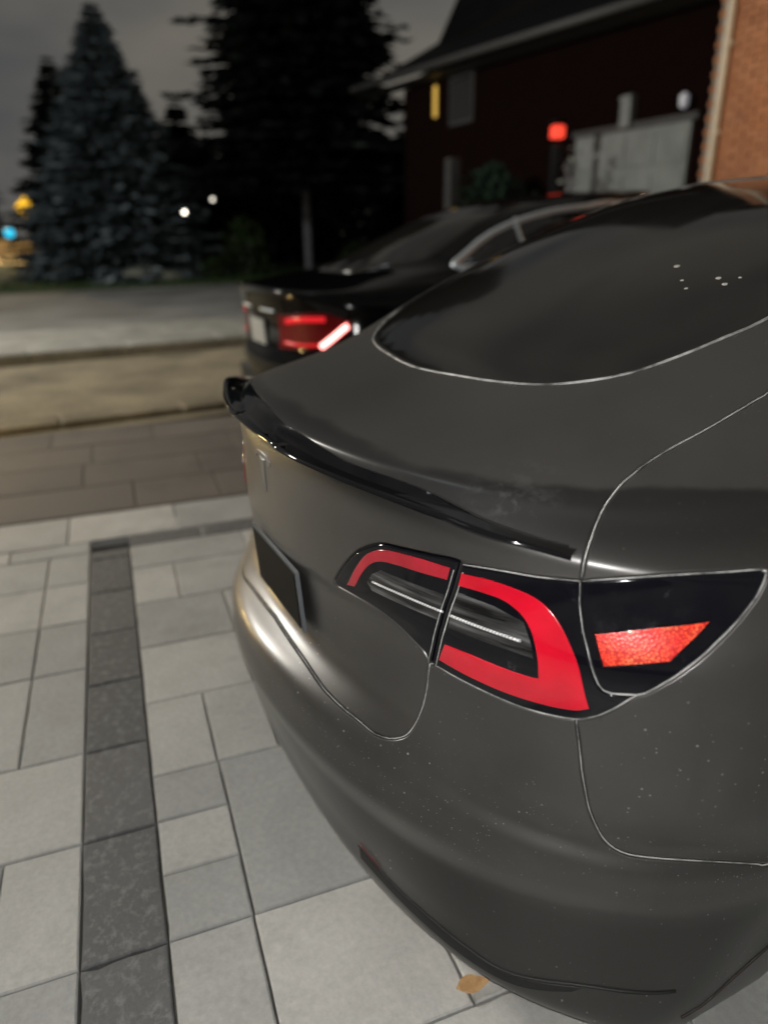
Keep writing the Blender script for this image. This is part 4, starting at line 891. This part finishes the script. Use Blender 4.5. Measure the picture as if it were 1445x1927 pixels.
wl_ = empty('wall_light', (-7.09, 8.9, 3.17)); tag(wl_, 'small white wall light at the right of the garage door', 'wall light')
MB().box((0, .04, .0), (.10, .08, .14), 0, .01).obj('backplate', M['white_trim'], wl_); MB().lathe([(.03, -.10), (.065, -.07), (.07, .06), (.02, .10)], (0, -.04, 0), 14).obj('shade', Mat('milky_shade', (.7, .7, .72), .3, emit=(.8, .85, 1), strength=.12).m, wl_, True)
rl = empty('red_lantern', (-8.95, 8.1, 0)); tag(rl, 'square red lantern glowing on a dark post in front of the garage', 'lantern')
M['red_glow'] = Mat('red_lantern_glow', (.4, .02, .02), .4, emit=(1, .07, .035), strength=1.25).m
MB().box((0, 0, 1.4), (.12, .12, 2.7), 0, .01).obj('post', M['gloss_black'], rl); MB().box((0, 0, 2.93), (.165, .165, .185), 0, .02).obj('lamp_shade', M['red_glow'], rl); MB().box((0, 0, 3.07), (.19, .19, .03), 0, .01).obj('cap', M['gloss_black'], rl)

# ------------------------------------------------------------------ trees and planting
def leaf_mat(name, color, tip=None):
    m = Mat(name, color, .8, 0, .08); oi = m.n('ShaderNodeNewGeometry')
    m.to('Base Color', m.ramp(oi.outputs['Random Per Island'], [(0, tuple(c*.55 for c in color)), (.75, color), (1, tip or tuple(c*1.5 for c in color))])); return m.m
M['blue_needles'] = leaf_mat('blue_spruce_needles', (.15, .19, .215), (.26, .31, .34))
M['dark_needles'] = leaf_mat('dark_conifer_needles', (.012, .018, .016), (.03, .038, .034))
M['shrub_leaf'] = leaf_mat('dark_shrub_leaves', (.03, .05, .02))
M['pale_leaf'] = leaf_mat('pale_shrub_leaves', (.30, .32, .28))
M['bark'] = mottled('grey_bark', (.22, .22, .25), .95, 8, .4, .5, .02, world=False)
def conifer(name, base, h, r, z0, mat, label, cat='tree', group=None, seed=1, whorls=44, per=13, trunk_r=.14, lean=0, power=.9, ragged=.18, fat=1.0):
    rn = random.Random(seed); root = empty(name, base); tag(root, label, cat, group)
    MB().tube([(0, 0, -.2), (0, 0, h*.5), (lean, 0, h*.96)], [trunk_r, trunk_r*.65, .02], 9).obj('trunk', M['bark'], root, True)
    V = []; F = []
    def card(p, d, w, l, up):
        d = d.normalized(); s = d.cross(up).normalized(); k = len(V)
        V.extend([tuple(p), tuple(p+d*l*.45+s*w), tuple(p+d*l), tuple(p+d*l*.45-s*w)]); F.append((k, k+1, k+2, k+3))
    for i in range(whorls):
        t = (i+rn.random()*.8)/whorls; z = z0+(h-z0)*t; R_ = r*((1-t)**power)*(1+rn.uniform(-ragged, ragged))+.08
        for j in range(per):
            a = 2*math.pi*(j+rn.random())/per; L = R_*(1+rn.uniform(-.28, .15)); d = Vector((math.cos(a), math.sin(a), 0)); p0 = Vector((lean*t, 0, z))
            nseg = max(4, int(L/.16)); fs = fat*min(1, .32+R_/1.3)
            for s in range(nseg):
                q = (s+.6)/nseg; droop = -.28*L*q*q+.18*L*q**3
                p = p0+d*(L*q)+Vector((0, 0, droop)); tw = 1-.55*q
                for sd in (-1, 1):
                    dd = (d*1.0+d.cross(Vector((0, 0, 1)))*sd*rn.uniform(.5, 1.2)+Vector((0, 0, rn.uniform(-.35, .15))))
                    card(p, dd, (.07+.09*tw*rn.random())*fs, (.26+.34*tw*rn.random()*min(1, r/2))*fs, Vector((rn.uniform(-.7, .7), rn.uniform(-.7, .7), 1)))
            card(p0+d*L*.9+Vector((0, 0, -.1*L)), d+Vector((0, 0, .1)), .07*fs, .3*fs, Vector((0, 0, 1)))
    mesh_obj('crown', V, F, mat, root); return root
def shrub(name, loc, w, h, mat, label, seed=1, n=500, leaf=.10, cat='shrub', group=None):
    rn = random.Random(seed); root = empty(name, loc); tag(root, label, cat, group); V = []; F = []
    for i in range(n):
        a = rn.random()*2*math.pi; rr = math.sqrt(rn.random()); z = rn.random(); k = (1-z**2.2)**.5*(.75+.5*rn.random())
        p = Vector((math.cos(a)*rr*w/2*k, math.sin(a)*rr*w/2*k, z*h)); d = Vector((rn.gauss(0, 1), rn.gauss(0, 1), rn.gauss(.4, .8))).normalized(); s = d.cross(Vector((rn.gauss(0, 1), rn.gauss(0, 1), 1))).normalized(); q = len(V)
        V.extend([tuple(p), tuple(p+d*leaf*.5+s*leaf*.35), tuple(p+d*leaf*1.2), tuple(p+d*leaf*.5-s*leaf*.35)]); F.append((q, q+1, q+2, q+3))
    mesh_obj('foliage', V, F, mat, root)
    st = MB()
    for i in range(5): a = i*1.26; st.tube([(0, 0, -.05), (math.cos(a)*w*.12, math.sin(a)*w*.12, h*.35), (math.cos(a)*w*.28, math.sin(a)*w*.28, h*.7)], [.02, .015, .006], 5)
    st.obj('stem', M['bark'], root); return root
conifer('spruce_tree', (-26.3, 3.45, 0), 8.15, 3.25, .15, M['blue_needles'], 'pale blue spruce full to the ground beside the road', seed=5, whorls=62, per=20, power=.95, fat=1.4)
conifer('spruce_tree', (-30.6, 2.3, 0), 7.4, 2.2, .4, M['dark_needles'], 'dark narrow conifer half hidden behind the left of the blue spruce', seed=8, whorls=46, per=18, fat=1.2)
conifer('spruce_tree', (-30.2, 6.6, 0), 6.2, 2.6, .4, M['dark_needles'], 'dark low conifer showing at the right of the blue spruce', seed=18, whorls=40, per=18, fat=1.2)
conifer('pine_tree', (-23.6, 9.3, 0), 14.5, 3.7, 2.9, M['dark_needles'], 'tall black conifer with ragged limbs and a bare grey trunk', seed=11, whorls=46, per=20, trunk_r=.15, power=.55, ragged=.32, fat=1.6)
for i, (x, y, h, r, lab) in enumerate(((-25.5, 15.5, 7.5, 3.2, 'dark conifer between the tall black conifer and the gabled house'), (-22.5, 19.5, 7., 3.2, 'dark conifer close behind the black sedan roof at the gabled house'), (-33, 11.5, 6.5, 3., 'dark conifer standing behind the bare grey trunk'), (-66, -2.2, 10., 3.4, 'dark distant conifer at the left end of the lawn'))):
    conifer('pine_tree', (x, y, 0), h, r, .2, M['dark_needles'], lab, seed=30+i, whorls=36, per=16, fat=1.4)
shrub('garden_shrub', (-24.2, 7.2, 0), 1.7, 1.9, M['shrub_leaf'], 'green rounded shrub left of the bare grey trunk', 3, 900, .16)
shrub('garden_shrub', (-23.8, 5.9, 0), 1.0, .6, M['shrub_leaf'], 'low green shrub between boulder and rounded shrub', 4, 400, .13)
shrub('garden_shrub', (-22.6, 10.6, 0), 1.4, 1.0, M['shrub_leaf'], 'low green shrub right of the bare grey trunk', 6, 500, .13)
shrub('garage_shrub', (-10.6, 8.0, .4), 1.9, 2.1, leaf_mat('evergreen_leaves', (.02, .04, .028)), 'dark evergreen shrub left of the red lantern post', 7, 1100, .14)
shrub('pale_shrub', (-8.66, 8.2, 1.75), .36, 1.05, M['pale_leaf'], 'pale flowering shrub in front of the garage door', 9, 30, .12)
# far wood closing the gap under the trees
rn = random.Random(21); V = []; F = []
for i in range(9000):
    t = rn.random(); x = -31-5*t+rn.gauss(0, 1.2); y = 8+16*t+rn.gauss(0, .6); z = abs(rn.random()**.8)*(4.2+1.2*math.sin(y*1.3)+.6*math.sin(y*3.1))
    d = Vector((rn.gauss(0, 1), rn.gauss(0, 1), rn.gauss(.2, .8))).normalized(); s = d.cross(Vector((rn.gauss(0, 1), rn.gauss(0, 1), 1))).normalized(); k = len(V); p = Vector((x, y, z)); l = rn.uniform(.3, .6)
    V += [tuple(p), tuple(p+d*l*.5+s*l*.4), tuple(p+d*l), tuple(p+d*l*.5-s*l*.4)]; F.append((k, k+1, k+2, k+3))
tag(mesh_obj('woodland', V, F, M['dark_needles']), 'black mass of far undergrowth behind the bare grey trunk', kind='stuff')
# boulder, lawn grass
def boulder():
    bm = bmesh.new(); bmesh.ops.create_icosphere(bm, subdivisions=4, radius=1); rn = random.Random(2)
    from mathutils import noise
    for v in bm.verts:
        k = 1+.16*noise.noise(v.co*1.7)+.06*noise.noise(v.co*5); v.co = Vector((v.co.x*.45*k, v.co.y*1.05*k, max(-.2, v.co.z*.42*k)))
    me = bpy.data.meshes.new('boulder'); bm.to_mesh(me); bm.free(); me.materials.append(mottled('pale_stone', (.20, .22, .18), .9, 5, .3, .4, .02)); me.polygons.foreach_set('use_smooth', [True]*len(me.polygons))
    o = link(bpy.data.objects.new('boulder', me)); o.location = (-23.6, 3.75, .02); tag(o, 'low pale boulder on the lawn in front of the blue spruce', 'boulder')
boulder()
rn = random.Random(7); V = []; F = []
for i in range(9000):
    p = kw(-20.7-abs(rn.gauss(0, 3.2)), rn.uniform(-4, 16), .015); a = rn.random()*6.28; h = rn.uniform(.05, .13); k = len(V); w = .012
    V += [(p[0]-w*math.cos(a), p[1]-w*math.sin(a), p[2]), (p[0]+w*math.cos(a), p[1]+w*math.sin(a), p[2]), (p[0]+rn.gauss(0, .03), p[1]+rn.gauss(0, .03), p[2]+h)]; F.append((k, k+1, k+2))
tag(mesh_obj('grass', V, F, leaf_mat('grass_blades', (.04, .075, .025))), 'short dark grass along the edge of the lawn', kind='stuff')
# far lit street corner on the left
far = MB().box((-53, 1.2, .03), (22, 7.5, .03)).obj('far_pavement', mottled('lamp_lit_concrete', (.45, .36, .2), .9, 1, .3, .2, .02)); tag(far, 'lamp lit pavement at the far street corner', kind='structure')
gw = MB().box((-61, 1.6, .55), (.3, 9.5, 1.1), 0, .03).obj('garden_wall', mottled('tan_lit_wall', (.40, .30, .17), .9, 1.5, .35, .3, .02)); tag(gw, 'low tan wall lit by the far street lamp behind the road sign', 'wall')
sg = empty('road_sign', (-50, 1.35, 0)); tag(sg, 'yellow diamond road sign on a thin post at the far corner', 'sign')
MB().tube([(0, 0, 0), (0, 0, 3.2)], .04, 8).obj('post', M['rim'], sg)
MB().add([(.03, 0, 2.3), (.03, .62, 2.95), (.03, 0, 3.6), (.03, -.62, 2.95), (-.0, 0, 2.3), (-.0, .62, 2.95), (0, 0, 3.6), (0, -.62, 2.95)], [(0, 1, 2, 3), (7, 6, 5, 4), (0, 4, 5, 1), (1, 5, 6, 2), (2, 6, 7, 3), (3, 7, 4, 0)]).obj('sign_plate', Mat('yellow_sign', (.7, .5, .03), .5).m, sg)
lamp('far_street_light', 'POINT', (-47.0, -2.6, 5.5), 4500, (1.0, .74, .40), .2)
cy = empty('path_light', (-40, .1, 0)); tag(cy, 'small cyan light on a short post at the left edge', 'light')
MB().tube([(0, 0, 0), (0, 0, 1.3)], .03, 8).obj('post', M['gloss_black'], cy); MB().lathe([(.0, 1.3), (.2, 1.38), (.24, 1.52), (.2, 1.68), (.0, 1.74)], (0, 0, 0), 14).obj('lamp_shade', Mat('cyan_glow', (.1, .5, .6), .4, emit=(.02, .55, .85), strength=1.3).m, cy, True)
shrub('corner_shrub', (-49, 3.0, 0), 2.4, 2.0, leaf_mat('tan_leaves', (.16, .13, .06)), 'tan lit shrub beside the yellow road sign', 12, 500, .22)
# small glowing balls hung before and beside the blue spruce
for p, lab, e in (((-22.9, 4.95, 2.05), 'small white glowing ball hung in front of the blue spruce', 1.0), ((-23.6, 6.05, 2.45), 'fainter white glowing ball right of the blue spruce', .35)):
    g_ = empty('glow_ball', p); tag(g_, lab, 'light'); MB().lathe([(0, -.05), (.045, -.03), (.05, .01), (.03, .045), (0, .05)], (0, 0, 0), 12).obj('glow_body', Mat('white_glow', (.8, .8, .7), .3, emit=(1, .93, .78), strength=9*e).m, g_, True)
    MB().tube([(0, 0, .04), (0, 0, .9)], .006, 5).obj('cord', M['rubber'], g_)
# fallen leaf by the bumper
def leaf():
    V = []; F = []; n = 9
    for i in range(n):
        t = i/(n-1); w = .017*math.sin(math.pi*min(1, t*1.02)**.8)*(1.1 if t < .6 else 1)+.0006; x = (t-.5)*.078; zc = .004+.010*(2*t-1)**2
        V += [(x, -w, zc+.010*w/.017), (x, 0, zc-.001), (x, w*.9, zc+.014*w/.017)]
    F = [(i*3+k, (i+1)*3+k, (i+1)*3+k+1, i*3+k+1) for i in range(n-1) for k in range(2)]
    m = Mat('dry_leaf', (.50, .30, .13), .7); m.to('Base Color', m.ramp(m.noise(40, 4, .6), [(.3, (.40, .22, .09)), (.7, (.62, .40, .19))]))
    o = mesh_obj('fallen_leaf', V, F, m.m, None, True); md = o.modifiers.new('thick', 'SOLIDIFY'); md.thickness = .0007
    o.location = LEAF_LOC; o.rotation_euler = (0, 0, LEAF_ROT); tag(o, 'curled tan fallen leaf on the pale slabs by the bumper', 'leaf')
LEAF_LOC = (.632, .265, .001); LEAF_ROT = math.radians(80)
leaf()
